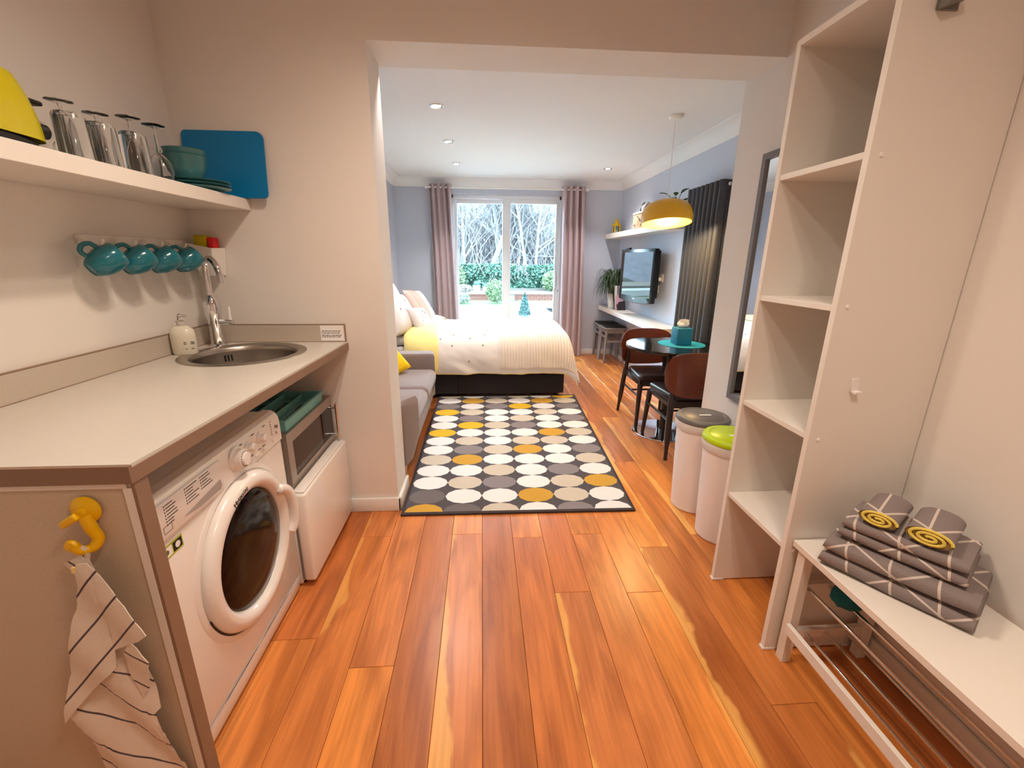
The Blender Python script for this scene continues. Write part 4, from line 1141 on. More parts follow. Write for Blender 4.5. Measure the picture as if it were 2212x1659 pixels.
def rolled(lb, off, z, r):
    loc = Vector((STX + 0.012, STY + 0.016, 0)) + Matrix.Rotation(ANG, 3, 'Z') @ Vector((off, -0.005, 0))
    t = thing('rolled_towel', lb, 'towel', (loc.x, loc.y, z), ANG, group='rolled face cloths on the towel stack')
    L = 0.165
    sx_, sz_ = 1.42, 0.72
    mb = MB()
    mb.grid(lambda u, v: (r * sx_ * math.cos(u * 2 * PI), (v - 0.5) * L, r * sz_ + r * sz_ * math.sin(u * 2 * PI)), 28, 3)
    mb.build('cloth', towel_m, t, local=True, doubles=1e-5)
    sp_ = MB()
    pts = []
    for k in range(60):
        a = k / 59 * 2 * PI * 2.4
        rr_ = r * (0.95 - 0.80 * k / 59)
        pts.append((rr_ * sx_ * math.cos(a), -L / 2 - 0.0005, r * sz_ + rr_ * sz_ * math.sin(a)))
    sp_.tube(pts, 0.0042, 8)
    sp_.build('spiral_edge', towel_yellow, t, local=True)
    for s_ in (-1,):
        bk = MB(); bk.lathe([(0, 0), (r * 0.98, 0)], 28, (0, -L / 2 + 0.004, r * sz_), (0, 1, 0), sx=sx_, sy=sz_)
        bk.build('core', mat('ochre_terry', (170, 146, 84), 0.95, bump=0.5, bscale=300), t, local=True)
    return t
rolled('rolled grey face cloth with yellow lining nearest the shelving unit', -0.062, BZ + 0.176, 0.033)
rolled('rolled grey face cloth with yellow lining nearest the right wall', 0.050, BZ + 0.176, 0.036)

# bins
def bin_(lb, x_, y_, lid, sw):
    t = thing('waste_bin', lb, 'bin', (x_, y_, 0), group='round bins beside the shelving unit')
    MB().lathe([(0, 0.0), (0.112, 0.0), (0.118, 0.006), (0.135, 0.50), (0.139, 0.545), (0.135, 0.545), (0.130, 0.50), (0.114, 0.012), (0, 0.010)], 40).build('tub', bin_white, t, local=True)
    mb = MB()
    def fn(u, v):
        a = u * 2 * PI
        r_ = 0.1405 + 0.006 * math.sin(v * PI) + 0.003 * fbm(math.cos(a) * 6, math.sin(a) * 6, v * 3 + x_)
        return (r_ * math.cos(a), r_ * math.sin(a), 0.548 - 0.05 * v + 0.005 * fbm(math.cos(a) * 5, math.sin(a) * 5, 4 + y_))
    mb.grid(fn, 48, 5)
    mb.build('bin_liner', liner, t, local=True, doubles=1e-5)
    MB().lathe([(0.144, 0.546), (0.147, 0.552), (0.146, 0.562), (0.138, 0.571), (0.115, 0.574), (0.112, 0.571), (0.108, 0.574), (0.0, 0.578)], 48).build('lid', lid, t, local=True)
    BOX((-0.032, -0.028, 0.5785), (0.035, -0.012, 0.5800)).build('lid_label', paper, t, local=True, smooth=False)
    t.rotation_euler = (0, 0, sw)
    return t
bin_('white bin with grey lid behind the lime bin', 1.252, 2.25, grey_pl, -0.05)
bin_('white bin with lime green lid beside the shelving unit', 1.262, 1.955, lime, -0.05)

# mirror
mi = thing('wall_mirror', 'tall grey framed mirror on the white wall above the bins', 'mirror', (XR, 2.0, 0.66))
m0, m1, z0_, z1_ = 1.72, 2.325, 0.655, 1.935
fr_ = MB()
fr_.box((XR - 0.022, m0, z0_), (XR - 0.001, m0 + 0.03, z1_)); fr_.box((XR - 0.022, m1 - 0.03, z0_), (XR - 0.001, m1, z1_))
fr_.box((XR - 0.022, m0 + 0.03, z1_ - 0.03), (XR - 0.001, m1 - 0.03, z1_)); fr_.box((XR - 0.022, m0 + 0.03, z0_), (XR - 0.001, m1 - 0.03, z0_ + 0.03))
fr_.build('frame', frame_grey, mi, smooth=False)
BOX((XR - 0.010, m0 + 0.03, z0_ + 0.03), (XR - 0.002, m1 - 0.03, z1_ - 0.03)).build('glass', mir_m, mi, smooth=False)

# ================================================================== RUG
RC = [(-0.478, 2.205), (0.885, 2.185), (0.985, 4.43), (-0.475, 4.45)]   # near left, near right, far right, far left
rug_cols = dict(w=mat('rug_white', (236, 232, 230), 0.95, bump=0.3, bscale=500), b=mat('rug_beige', (206, 194, 176), 0.95, bump=0.3, bscale=500), g=mat('rug_grey', (140, 130, 132), 0.95, bump=0.3, bscale=500),
                d=mat('rug_dark_grey', (112, 104, 104), 0.95, bump=0.3, bscale=500), y=mat('rug_yellow', (228, 184, 44), 0.95, bump=0.3, bscale=500), o=mat('rug_gold', (206, 158, 58), 0.95, bump=0.3, bscale=500))
rug_ground = mat('rug_charcoal', (84, 78, 82), 0.95, bump=0.3, bscale=500)
rows = ['odbwgw', 'dwwobw', 'wbgwbo', 'wwbwgw', 'bowwwb', 'wgbowg', 'wbwbbw', 'ywwwob', 'wybgww', 'wgwbwg', 'ybwwbw', 'gwgywg', 'wobwob', 'bwgbwy']
keys = 'wbgdyo'
rug = MB()
def rugp(u, v, z):
    a, b, c, d = [Vector((p[0], p[1], 0)) for p in RC]
    p = (a * (1 - u) + b * u) * (1 - v) + (d * (1 - u) + c * u) * v
    return (p.x, p.y, z)
V0, U0 = 0.010, 0.012
ncol, RPITCH = 6, (1 - 2 * V0) / (len(rows) - 0.5 - 0.45)
cw = (1 - 2 * U0) / ncol
RZ = 0.012
for j, row in enumerate(rows):
    vb = V0 + (j - 0.5) * RPITCH
    for i in range(6):
        ub = U0 + i * cw
        cu, cv = ub + cw / 2, vb + RPITCH / 2
        pts = [(cu + cw / 2 * math.cos(k * PI / 6), cv + RPITCH / 2 * math.sin(k * PI / 6)) for k in range(12)]
        mi_ = 1 + keys.index(row[i])
        half = (j == 0)
        last = (j == len(rows) - 1)
        P = lambda q: rugp(q[0], q[1], RZ)
        if not half and not last:
            rug.add([P(q) for q in pts], [tuple(range(12))], mi_)
        elif half:
            rug.add([P(q) for q in pts[:7]], [tuple(range(7))], mi_)
        else:
            rug.add([P(q) for q in [pts[6], pts[7], pts[8], pts[9], pts[10], pts[11], pts[0]]], [tuple(range(7))], mi_)
        cs = [((ub + cw, vb + RPITCH), 0), ((ub, vb + RPITCH), 3), ((ub, vb), 6), ((ub + cw, vb), 9)]
        for (c_, k0) in cs:
            if half and k0 >= 6: continue
            if last and k0 < 6: continue
            q = [pts[(k0 + k) % 12] for k in range(4)]
            rug.add([P(c_)] + [P(z) for z in q], [(0, 1, 2, 3, 4)], 0)
# border and underside
def quad(u0, u1, v0, v1, za, m): rug.add([rugp(u0, v0, za), rugp(u1, v0, za), rugp(u1, v1, za), rugp(u0, v1, za)], [(0, 1, 2, 3)], m)
vtop = V0 + (len(rows) - 1) * RPITCH
quad(0, U0, V0, vtop, RZ, 7); quad(1 - U0, 1, V0, vtop, RZ, 7); quad(0, 1, 0, V0, RZ, 7); quad(0, 1, vtop, 1, RZ, 0)
for (ua, va, ub_, vb_) in ((0, 0, 1, 0), (1, 0, 1, 1), (1, 1, 0, 1), (0, 1, 0, 0)):
    rug.add([rugp(ua, va, 0.0008), rugp(ub_, vb_, 0.0008), rugp(ub_, vb_, RZ), rugp(ua, va, RZ)], [(0, 1, 2, 3)], 7)
quad(0, 1, 0, 1, 0.0008, 7)
tag(rug.build('rug', [rug_ground] + [rug_cols[k] for k in keys] + [mat('rug_binding', (62, 52, 54), 0.9)], doubles=1e-5, smooth=False), 'charcoal rug with rows of white, grey, beige and yellow ovals', 'rug')

# ================================================================== BED
bd = thing('bed', 'double bed with black base standing under the window', 'bed', (-0.16, 5.04, 0))
BOX((-1.15, 4.385, 0.045), (0.855, 5.70, 0.300)).build('base', bedbase_m, bd, bev=0.012, seg=2)
BOX((-0.86, 4.377, 0.05), (-0.262, 4.3845, 0.296)).build('drawer_front', bedbase_m, bd, bev=0.002, seg=1)
BOX((-0.255, 4.377, 0.05), (0.853, 4.3845, 0.296)).build('drawer_front', bedbase_m, bd, bev=0.002, seg=1)
for x_ in (-1.08, 0.78):
    for y_ in (4.45, 5.62):
        MB().lathe([(0, 0), (0.022, 0), (0.026, 0.0445), (0, 0.0445)], 12, (x_, y_, 0)).build('foot', black_matt, bd)
mt_ = MB().box((-1.165, 4.375, 0.3005), (0.845, 5.71, 0.545)).build('mattress', mattress_m, bd, bev=0.04, seg=4)
for z in (0.36, 0.39, 0.42, 0.45, 0.48):
    MB().tube([(-1.13, 4.3755, z), (-0.5, 4.3755, z)], 0.003, 5).build('ticking_stripe', mat('grey_ticking', (150, 142, 142), 0.9), mt_)
hb_ = MB()
# iron bedhead
bh = thing('bedhead', 'black iron bedhead behind the pillows', 'bedhead', (-1.175, 5.04, 0.3))
arc = [(-1.178, 4.42 + 1.24 * k / 20, 0.86 + 0.25 * math.sin(PI * k / 20)) for k in range(21)]
MB().tube(arc, 0.012, 8).build('top_rail', metal_black, bh)
for k in (0, 20):
    MB().tube([(arc[k][0], arc[k][1], 0.0), arc[k]], 0.013, 8).build('post', metal_black, bh)
for k in range(2, 19, 2):
    MB().tube([(arc[k][0], arc[k][1], 0.56), arc[k]], 0.006, 6).build('spindle', metal_black, bh)
MB().tube([(arc[0][0], arc[0][1], 0.56), (arc[20][0], arc[20][1], 0.56)], 0.008, 6).build('lower_rail', metal_black, bh)

PROF = [(4.325, 0.285), (4.310, 0.36), (4.312, 0.46), (4.335, 0.555), (4.40, 0.625), (4.52, 0.665), (4.80, 0.688), (5.10, 0.694), (5.40, 0.688), (5.58, 0.665), (5.69, 0.58), (5.735, 0.50), (5.745, 0.40), (5.745, 0.31)]
PC = catmull([(0, a, b) for a, b in PROF], 6)
def prof_at(v):
    f_ = v * (len(PC) - 1); i = min(int(f_), len(PC) - 2); t = f_ - i
    p = PC[i].lerp(PC[i + 1], t)
    d = (PC[i + 1] - PC[i]).normalized()
    n = Vector((0, -d.z, d.y))
    return p, n
def cloth_pt(X, v, off, wr, seed, foot=0.80, sidefall=0.05):
    p, n = prof_at(v)
    q = p + n * off
    x_, y_, z_ = X, q.y, q.z
    side = max(0.0, (0.62 - p.z) / 0.33)
    if X > foot:
        t = (X - foot) * (1 - 0.50 * min(side, 1.0))
        # rounds over the foot end, then hangs
        L = t
        R_ = 0.10
        if L < R_ * PI / 2:
            a = L / R_
            x_ = foot + (R_ + off) * math.sin(a); dz = R_ * (1 - math.cos(a))
        else:
            x_ = foot + R_ + off + 0.04 * (L - R_ * PI / 2); dz = R_ + (L - R_ * PI / 2)
        z_ = max(z_ - dz, 0.05 + 0.02 * off)
        if side > 0: y_ -= 0.05 * side * min(1, L * 5); x_ += 0.09 * side * min(1, L * 5)
    w = wr * (0.25 + side) * fbm(x_ * 5 + z_ * 7, z_ * 3 - x_ * 2, seed)
    y_ += n.y * w
    z_ += n.z * w + 0.006 * fbm(x_ * 3, y_ * 3, seed) * (1 if off < 0.05 else 0.6)
    return (x_, y_, z_)
du = MB().grid(lambda u, v: cloth_pt(-0.50 + 1.66 * u, v, 0.0, 0.022, 1.3), 80, 70)
dvt = thing('duvet', 'white duvet with pale yellow underside spread over the bed', 'duvet', (0.1, 5.03, 0.55))
du.build('cover', [cotton], dvt, solid=-0.004, angle=80)
# turned-back yellow fold at the head end
def foldfn(u, v):
    X = -0.80 + 0.335 * u
    p = cloth_pt(X, v, 0.012 + 0.045 * math.sin(u * PI) ** 0.7, 0.012, 4.1, foot=9)
    z_ = p[2]
    return (p[0] + 0.02 * math.sin(v * 9), p[1], z_ + 0.0)
MB().grid(foldfn, 18, 60).build('turned_back_edge', duvet_y, dvt, solid=-0.004, angle=80)
MB().grid(lambda u, v: cloth_pt(-0.50 + 1.64 * u, v * 0.035, -0.006, 0.022, 1.3) if False else (lambda q: (q[0], q[1] + 0.004, q[2] - 0.012))(cloth_pt(-0.50 + 1.64 * u, v * 0.05, 0.0, 0.022, 1.3)), 70, 3).build('yellow_lining', duvet_y, dvt, solid=-0.003, angle=80)
rt = random.Random(5)
for v_, xs in ((0.12, (-0.14,)), (0.245, (-0.31, 0.0)), (0.31, (-0.43, -0.13)), (0.36, (-0.30, 0.02)), (0.42, (-0.40, -0.18, 0.05)), (0.50, (-0.28, 0.08)), (0.58, (-0.40, -0.10))):
    for x_ in xs:
        p = Vector(cloth_pt(x_, v_, 0.004, 0.022, 1.3))
        _, n = prof_at(v_)
        MB().lathe([(0, 0.006), (0.006, 0.0045), (0.010, 0.0), (0.009, -0.004)], 9, p, n).build('tuft', tuft_m, dvt)

th = MB()
def thr(u, v):
    X = 0.165 + 0.99 * u
    rib = 0.011 * abs(math.sin(u * PI * 34))
    vv = 0.062 + 0.885 * v
    if v < 0.012: rib = 0.004
    return cloth_pt(X, vv, 0.010 + rib, 0.012, 1.3, foot=0.80)
th.grid(thr, 272, 60)
tag(th.build('throw_blanket', throw_m, solid=-0.003, angle=80), 'ribbed cream throw laid across the foot of the bed', 'blanket')

# pillows
def pillow(name, lb, cat, c, w, h, t, rot, m, marks=None, group=None, ears=0.12):
    e = thing(name, lb, cat, c, 0, group=group)
    e.rotation_euler = rot
    mb = MB()
    def fn(u, v, s):
        a, b = u * 2 - 1, v * 2 - 1
        k = (1 - abs(a) ** 2.6) * (1 - abs(b) ** 2.6)
        pin = 1 - ears * (1 - abs(a)) * abs(b) ** 3 * 0.6
        pin2 = 1 - ears * (1 - abs(b)) * abs(a) ** 3 * 0.6
        return (a * w / 2 * pin2, b * h / 2 * pin, s * t / 2 * max(k, 0) ** 0.45 + 0.004 * fbm(a * 3, b * 3, s + w * 9))
    mb.grid(lambda u, v: fn(u, v, 1), 20, 20); mb.grid(lambda u, v: fn(u, v, -1), 20, 20)
    mb.build('cover', m, e, local=True, doubles=0.006, angle=70)
    return e, fn
# rotations: local x = width, y = height, z = normal (front face)
def face_rot(nrm, roll=0.0):
    n = Vector(nrm).normalized()
    up = Vector((0, 0, 1)); y = (up - n * up.dot(n)).normalized(); x_ = y.cross(n)
    M3 = Matrix((x_, y, n)).transposed()
    return (M3 @ Matrix.Rotation(roll, 3, 'Z')).to_euler()
pillow_c = mat('white_pillow_cotton', (216, 208, 204), 0.9, var=0.03, vscale=14, bump=0.08, bscale=120)
pillow('pillow', 'plain white pillow propped against the bedhead at the back', 'pillow', (-1.03, 5.05, 0.88), 0.66, 0.45, 0.16, face_rot((0.9, -0.2, 0.35), 0.25), pillow_c)
p1, fn1 = pillow('pillow', 'white pillow with brown tufts propped up nearest the sofa', 'pillow', (-0.87, 4.62, 0.85), 0.56, 0.46, 0.20, face_rot((0.86, -0.22, 0.42), -0.10), pillow_c)
for a, b in ((0.62, 0.75), (0.3, 0.55), (0.75, 0.35)):
    q = fn1(a, b, 1)
    MB().lathe([(0, 0.007), (0.007, 0.005), (0.011, 0.0)], 8, q).build('tuft', tuft_m, p1, local=True)
stripe_p = mat('pale_pink_stripe_cotton', (220, 196, 186), 0.9, bump=0.1, bscale=100)
p2, fn2 = pillow('cushion', 'pale pink square cushion with raised stripes', 'cushion', (-0.70, 5.02, 0.875), 0.46, 0.45, 0.16, face_rot((0.84, -0.15, 0.52), -0.10), stripe_p)
for k in range(5):
    a = 0.12 + 0.07 * k
    MB().tube([Vector(fn2(a + 0.02 * math.sin(b_ / 14 * 3), 0.04 + 0.92 * b_ / 14, 1)) + Vector((0, 0, 0.001)) for b_ in range(15)], 0.004, 6).build('cord_stripe', mat('pink_brown_cord', (216, 170, 150), 0.9), p2, local=True)
p3, fn3 = pillow('cushion', 'small white cushion with dark printed doodles in front', 'cushion', (-0.665, 4.72, 0.790), 0.34, 0.27, 0.12, face_rot((0.78, -0.28, 0.54), -0.10), pillow_c, ears=0.08)
for a, b, r_ in ((0.55, 0.72, 0.010), (0.64, 0.66, 0.012), (0.73, 0.60, 0.010), (0.45, 0.78, 0.006), (0.30, 0.30, 0.005), (0.7, 0.3, 0.004)):
    q = fn3(a, b, 1)
    MB().lathe([(0, 0.0015), (r_, 0.0012), (r_, -0.001)], 9, q).build('printed_mark', ink, p3, local=True)
MB().tube([Vector(fn3(0.48 + 0.10 * math.cos(t_), 0.56 + 0.13 * math.sin(t_), 1)) for t_ in [k / 14 * 2 * PI * 0.8 for k in range(15)]], 0.0015, 5).build('printed_loop', ink, p3, local=True)
pillow('pillow', 'flat white pillow lying at the head end of the mattress', 'pillow', (-0.95, 4.56, 0.605), 0.46, 0.32, 0.12, (0.05, 0.0, 0.1), pillow_c)

# ================================================================== SOFA
so = thing('sofa', 'grey fabric two seat sofa on wooden legs beside the rug', 'sofa', (-0.85, 3.32, 0))
SB = 0.135
mb = MB().box((-1.13, 2.70, SB), (-0.475, 3.96, 0.30)); mb.build('base', sofa_m, so, bev=0.02, seg=3)
def arm(outer_y, inner_y, s):
    """arm lofted from bottom to top, its front end turned a little to the room"""
    mb = MB()
    lv = []
    for z, grow in ((SB, 0.0), (0.30, 0.02), (0.50, 0.035), (0.545, 0.035), (0.565, 0.022), (0.572, 0.0)):
        o_, i_ = outer_y - s * grow * 0.5, inner_y + s * grow * 0.4
        tuck = 0.0 if z < 0.56 else 0.012
        fx = -0.50 if s > 0 else -0.478
        lv.append([(-1.17, o_, z), (fx - tuck, o_, z), (fx + 0.010 - tuck, o_ + s * 0.01, z), ((-0.420 if s > 0 else -0.468) - tuck - (0.05 if z < 0.2 else 0.0), i_ - s * 0.008, z), (-0.445 - tuck - (0.05 if z < 0.2 else 0.0), i_, z), (-1.17, i_, z)])
    n = 6
    vs = [p for l in lv for p in l]
    fs = []
    for j in range(len(lv) - 1):
        for k in range(n):
            fs.append((j * n + k, j * n + (k + 1) % n, (j + 1) * n + (k + 1) % n, (j + 1) * n + k))
    fs.append(tuple(range(n))); fs.append(tuple((len(lv) - 1) * n + k for k in range(n)))
    mb.add(vs, fs)
    return mb.build('armrest', sofa_m, so, bev=0.008, seg=2, angle=50)
arm(2.565, 2.695, 1)
arm(4.10, 3.965, -1)
for y0_, y1_ in ((2.705, 3.325), (3.33, 3.955)):
    mb = MB().box((-1.02, y0_, 0.302), (-0.435, y1_, 0.435)); mb.build('seat_cushion', sofa_m, so, bev=0.055, seg=5, angle=60)
for y0_, y1_ in ((2.705, 3.325), (3.33, 3.955)):
    MB().box((-1.12, y0_, 0.44), (-0.95, y1_, 0.80)).build('back_cushion', sofa_m, so, bev=0.05, seg=4, angle=60)
MB().box((-1.185, 2.60, SB), (-1.125, 4.06, 0.76)).build('backrest', sofa_m, so, bev=0.02, seg=3)
for x_ in (-0.53, -1.10):
    for y_ in (2.64, 4.02):
        MB().lathe([(0, 0), (0.017, 0), (0.026, SB), (0, SB)], 14, (x_, y_, 0)).build('leg', wood_pale, so)
pillow('cushion', 'bright yellow cushion leaning on the far sofa arm', 'cushion', (-0.885, 3.72, 0.560), 0.40, 0.38, 0.13, face_rot((0.45, -0.75, 0.45), 0.45), cushion_yellow)
# ================================================================== CURTAINS
rod = thing('curtain_rod', 'white curtain rod above the glazed doors', 'curtain rod', (0.37, 6.40, 2.33))
MB().tube([(-0.735, 6.40, 2.338), (1.455, 6.40, 2.338)], 0.012, 12).build('pole', gloss_white, rod)
for x_, s in ((-0.745, -1), (1.465, 1)):
    MB().lathe([(0, -0.02), (0.018, -0.015), (0.024, 0.0), (0.018, 0.015), (0, 0.02)], 16, (x_, 6.40, 2.338), (s, 0, 0)).build('finial', gloss_white, rod)
for x_ in (-0.715, 1.44):
    MB().tube([(x_, 6.40, 2.338), (x_, 6.527, 2.338)], 0.008, 8).build('bracket', gloss_white, rod)
def curtain(lb, x0t, x1t, x0b, x1b, n, seed):
    t = thing('curtain', lb, 'curtain', ((x0b + x1b) / 2, 6.40, 0.012), group='mauve grey eyelet curtains')
    def fn(u, v):
        z = 0.012 + 2.37 * v
        k = v ** 1.3
        x0_, x1_ = x0b + (x0t - x0b) * k, x1b + (x1t - x1b) * k
        ph = seed
        x_ = x0_ + (x1_ - x0_) * (u + 0.012 * math.sin(u * 2 * PI * n * 2))
        A = 0.055 * (0.75 + 0.25 * v) * (0.75 + 0.35 * math.sin(u * 9 + seed))
        y_ = 6.40 + A * math.sin(u * 2 * PI * n + ph) + 0.012 * fbm(u * 6, v * 1.4, seed) * (1 - v)
        return (x_, y_, z)
    MB().grid(fn, n * 20, 18).build('cloth', curtain_m, t, solid=0.003, angle=80)
    for k in range(n * 2):
        u = (k + 0.0) / (n * 2) + (PI - seed) / (2 * PI * n) % (1 / (n * 2))
        if u > 0.99: continue
        p = fn(u, 0.98)
        mbx = MB()
        mbx.tube([(p[0], 6.40 + 0.019 * math.cos(a), 2.338 + 0.019 * math.sin(a)) for a in [2 * PI * q / 12 for q in range(13)]], 0.003, 6)
        mbx.build('eyelet', steel, t)
    return t
curtain('mauve grey curtain hanging behind the pillows, bed head side of the doors', -0.70, -0.415, -0.675, -0.345, 4, 0.4)
curtain('mauve grey curtain hanging beside the television wall', 1.115, 1.44, 1.14, 1.50, 4, 1.7)

# ================================================================== RIGHT WALL OF THE BEDROOM
# vertical radiator
ra = thing('radiator', 'tall dark grey column radiator on the right wall', 'radiator', (BR - 0.07, 3.89, 0.25))
ncols = 8
for k in range(ncols):
    y = 3.615 + 0.077 * k
    for xx, nm in ((BR - 0.095, 'column'), (BR - 0.05, 'rear_column')):
        MB().tube([(xx, y, 0.27), (xx, y, 2.035)], 0.0335 if nm == 'column' else 0.018, 14).build(nm, rad_m, ra)
for z in (0.30, 1.99):
    MB().box((BR - 0.10, 3.585, z - 0.025), (BR - 0.045, 4.185, z + 0.025)).build('header', rad_m, ra, bev=0.006)
for z in (0.6, 1.8):
    for y in (3.7, 4.1):
        MB().box((BR - 0.07, y - 0.012, z - 0.02), (BR - 0.0005, y + 0.012, z + 0.02)).build('wall_bracket', rad_m, ra)
MB().lathe([(0, 0), (0.014, 0), (0.014, 0.02), (0.008, 0.024), (0, 0.024)], 14, (BR - 0.07, 3.585, 2.0), (0, -1, 0)).build('air_valve', chrome, ra)

# upper shelf (two lengths) and long wall desk
us_ = thing('wall_shelf', 'long white floating shelf above the television', 'shelf', (1.9, 5.4, 1.705))
BOX((1.79, 4.30, 1.705), (BR - 0.001, 5.66, 1.770)).build('shelf_board', lam_white, us_, bev=0.002, seg=1, smooth=False)
BOX((1.79, 5.662, 1.705), (BR - 0.001, BY - 0.001, 1.770)).build('shelf_board', lam_white, us_, bev=0.002, seg=1, smooth=False)
USZ = 1.7705
dk = tag(BOX((1.745, 4.22, 0.700), (BR - 0.019, BY - 0.02, 0.755)).build('wall_desk', lam_white, bev=0.002, seg=1, smooth=False), 'long narrow white desk board along the right wall', 'desk')
DZT = 0.7555
# lantern
ln = thing('lantern', 'small yellow metal lantern on the far end of the shelf', 'lantern', (1.895, 6.36, USZ))
lx, ly = 1.895, 6.36
BOX((lx - 0.042, ly - 0.042, USZ), (lx + 0.042, ly + 0.042, USZ + 0.016)).build('base', yellow_pl, ln, bev=0.002)
for a in (-1, 1):
    for b in (-1, 1):
        BOX((lx + a * 0.034 - 0.006, ly + b * 0.034 - 0.006, USZ + 0.016), (lx + a * 0.034 + 0.006, ly + b * 0.034 + 0.006, USZ + 0.105)).build('post', yellow_pl, ln)
for a, sx_, sy_ in ((0, 0.034, 0), (1, -0.034, 0), (2, 0, 0.034), (3, 0, -0.034)):
    hx, hy = (0.001, 0.028) if sx_ else (0.028, 0.001)
    BOX((lx + sx_ - hx, ly + sy_ - hy, USZ + 0.017), (lx + sx_ + hx, ly + sy_ + hy, USZ + 0.104)).build('pane', pane_m, ln, smooth=False)
MB().lathe([(0.066, 0.105), (0.066, 0.112), (0.030, 0.142), (0.026, 0.145), (0.026, 0.165), (0.032, 0.168), (0.020, 0.182), (0, 0.184)], 4, (lx, ly, USZ)).build('roof', yellow_pl, ln, smooth=False)
MB().tube([(lx, ly + 0.02 * math.cos(a), USZ + 0.198 + 0.018 * math.sin(a)) for a in [2 * PI * q / 14 for q in range(15)]], 0.003, 6).build('ring', yellow_pl, ln)
MB().lathe([(0, 0.0165), (0.018, 0.0165), (0.018, 0.05), (0, 0.052)], 14, (lx, ly, USZ)).build('candle', paper, ln)
# printed box with a black and white bundle on top
pb = thing('printed_box', 'kraft box with dark printed motifs on the shelf', 'box', (1.90, 5.22, USZ))
BOX((1.825, 5.02, USZ), (1.975, 5.46, USZ + 0.165)).build('carton', kraft, pb, bev=0.004)
BOX((1.818, 5.012, USZ + 0.1655), (1.982, 5.468, USZ + 0.185)).build('lid', paper, pb, bev=0.004)
mb = MB()
rr = random.Random(8)
for k in range(16):
    y = 5.05 + rr.random() * 0.38; z = USZ + 0.02 + rr.random() * 0.12
    mb.obox((1.8245, y, z), (0.001, 0.02 + rr.random() * 0.05, 0.006 + rr.random() * 0.008), Matrix.Rotation(rr.random() * 2, 3, 'X'))
for k in range(8):
    x_ = 1.84 + rr.random() * 0.12; z = USZ + 0.02 + rr.random() * 0.12
    mb.obox((x_, 5.0195, z), (0.02 + rr.random() * 0.03, 0.001, 0.008), Matrix.Rotation(rr.random() * 2, 3, 'Y'))
tag(mb.build('printed_motif', mat('dark_brown_print', (90, 60, 44), 0.7), pb), kind='stuff')
sc_ = thing('soft_toy', 'black and white soft bundle lying on the printed box', 'soft toy', (1.90, 5.27, USZ + 0.186))
for i, (dy, dz, r_, m_) in enumerate(((0.0, 0.035, 0.05, cotton), (0.09, 0.03, 0.035, black_matt), (-0.09, 0.035, 0.04, black_matt), (0.04, 0.075, 0.035, black_matt), (-0.04, 0.072, 0.034, cotton))):
    b_ = blob(1.90, 5.27 + dy, USZ + 0.186 + dz, r_, r_ * 1.2, r_, i * 3.1, 14)
    b_.build('patch', m_, sc_, doubles=1e-4)
pc_ = thing('card', 'pale folded card standing beside the printed box', 'card', (1.9, 4.93, USZ))
mb = MB().obox((1.885, 4.955, USZ + 0.05), (0.09, 0.003, 0.10), Matrix.Rotation(0.1, 3, 'X')).obox((1.885, 4.925, USZ + 0.05), (0.09, 0.003, 0.10), Matrix.Rotation(-0.1, 3, 'X'))
mb.build('sheet', paper, pc_)
# leafy plant in white pot behind the lamp
pp = thing('potted_plant', 'leafy plant in a white pot on the near end of the shelf', 'plant', (1.90, 4.46, USZ))
MB().lathe([(0, 0), (0.045, 0), (0.06, 0.10), (0.063, 0.11), (0.055, 0.11), (0.05, 0.095), (0, 0.094)], 24, (1.90, 4.46, USZ)).build('pot', pot_white, pp)
MB().lathe([(0, 0.0945), (0.0495, 0.0945), (0, 0.098)], 16, (1.90, 4.46, USZ)).build('soil', soil, pp)
def leaf(p0, p1, w, bend, m, parent, nm='leaf'):
    a, b = Vector(p0), Vector(p1)
    d = b - a; L = d.length; d.normalize()
    s = d.cross(Vector((0, 0, 1)))
    s = s.normalized() if s.length > 1e-3 else Vector((1, 0, 0))
    up = s.cross(d)
    mb = MB()
    def fn(u, v):
        ww = w * math.sin(PI * min(max(v, 0.02), 0.985)) ** 0.7
        q = a + d * (L * v) + s * ((u - 0.5) * ww) + up * (bend * math.sin(v * PI) - 0.25 * w * abs(u - 0.5) * -1)
        return q
    mb.grid(fn, 2, 7)
    return mb.build(nm, m, parent, solid=0.0012, angle=80)
q0 = Vector((1.90, 4.46, USZ + 0.10))
for i, (dx, dy, dz, w) in enumerate(((-0.10, 0.05, 0.20, 0.045), (0.03, -0.12, 0.215, 0.045), (-0.02, -0.02, 0.20, 0.05), (-0.13, 0.02, 0.10, 0.05), (0.04, -0.14, 0.10, 0.045), (0.02, 0.10, 0.16, 0.05))):
    st = q0 + Vector((dx * 0.55, dy * 0.55, dz * 0.75))
    MB().tube([q0, q0 + Vector((dx * 0.2, dy * 0.2, dz * 0.45)), st], 0.003, 6).build('stalk', leaf_mid, pp)
    leaf(st, st + Vector((dx * 0.9, dy * 0.9, 0.03 if i != 3 else -0.05)), w, 0.012, leaf_dark, pp)

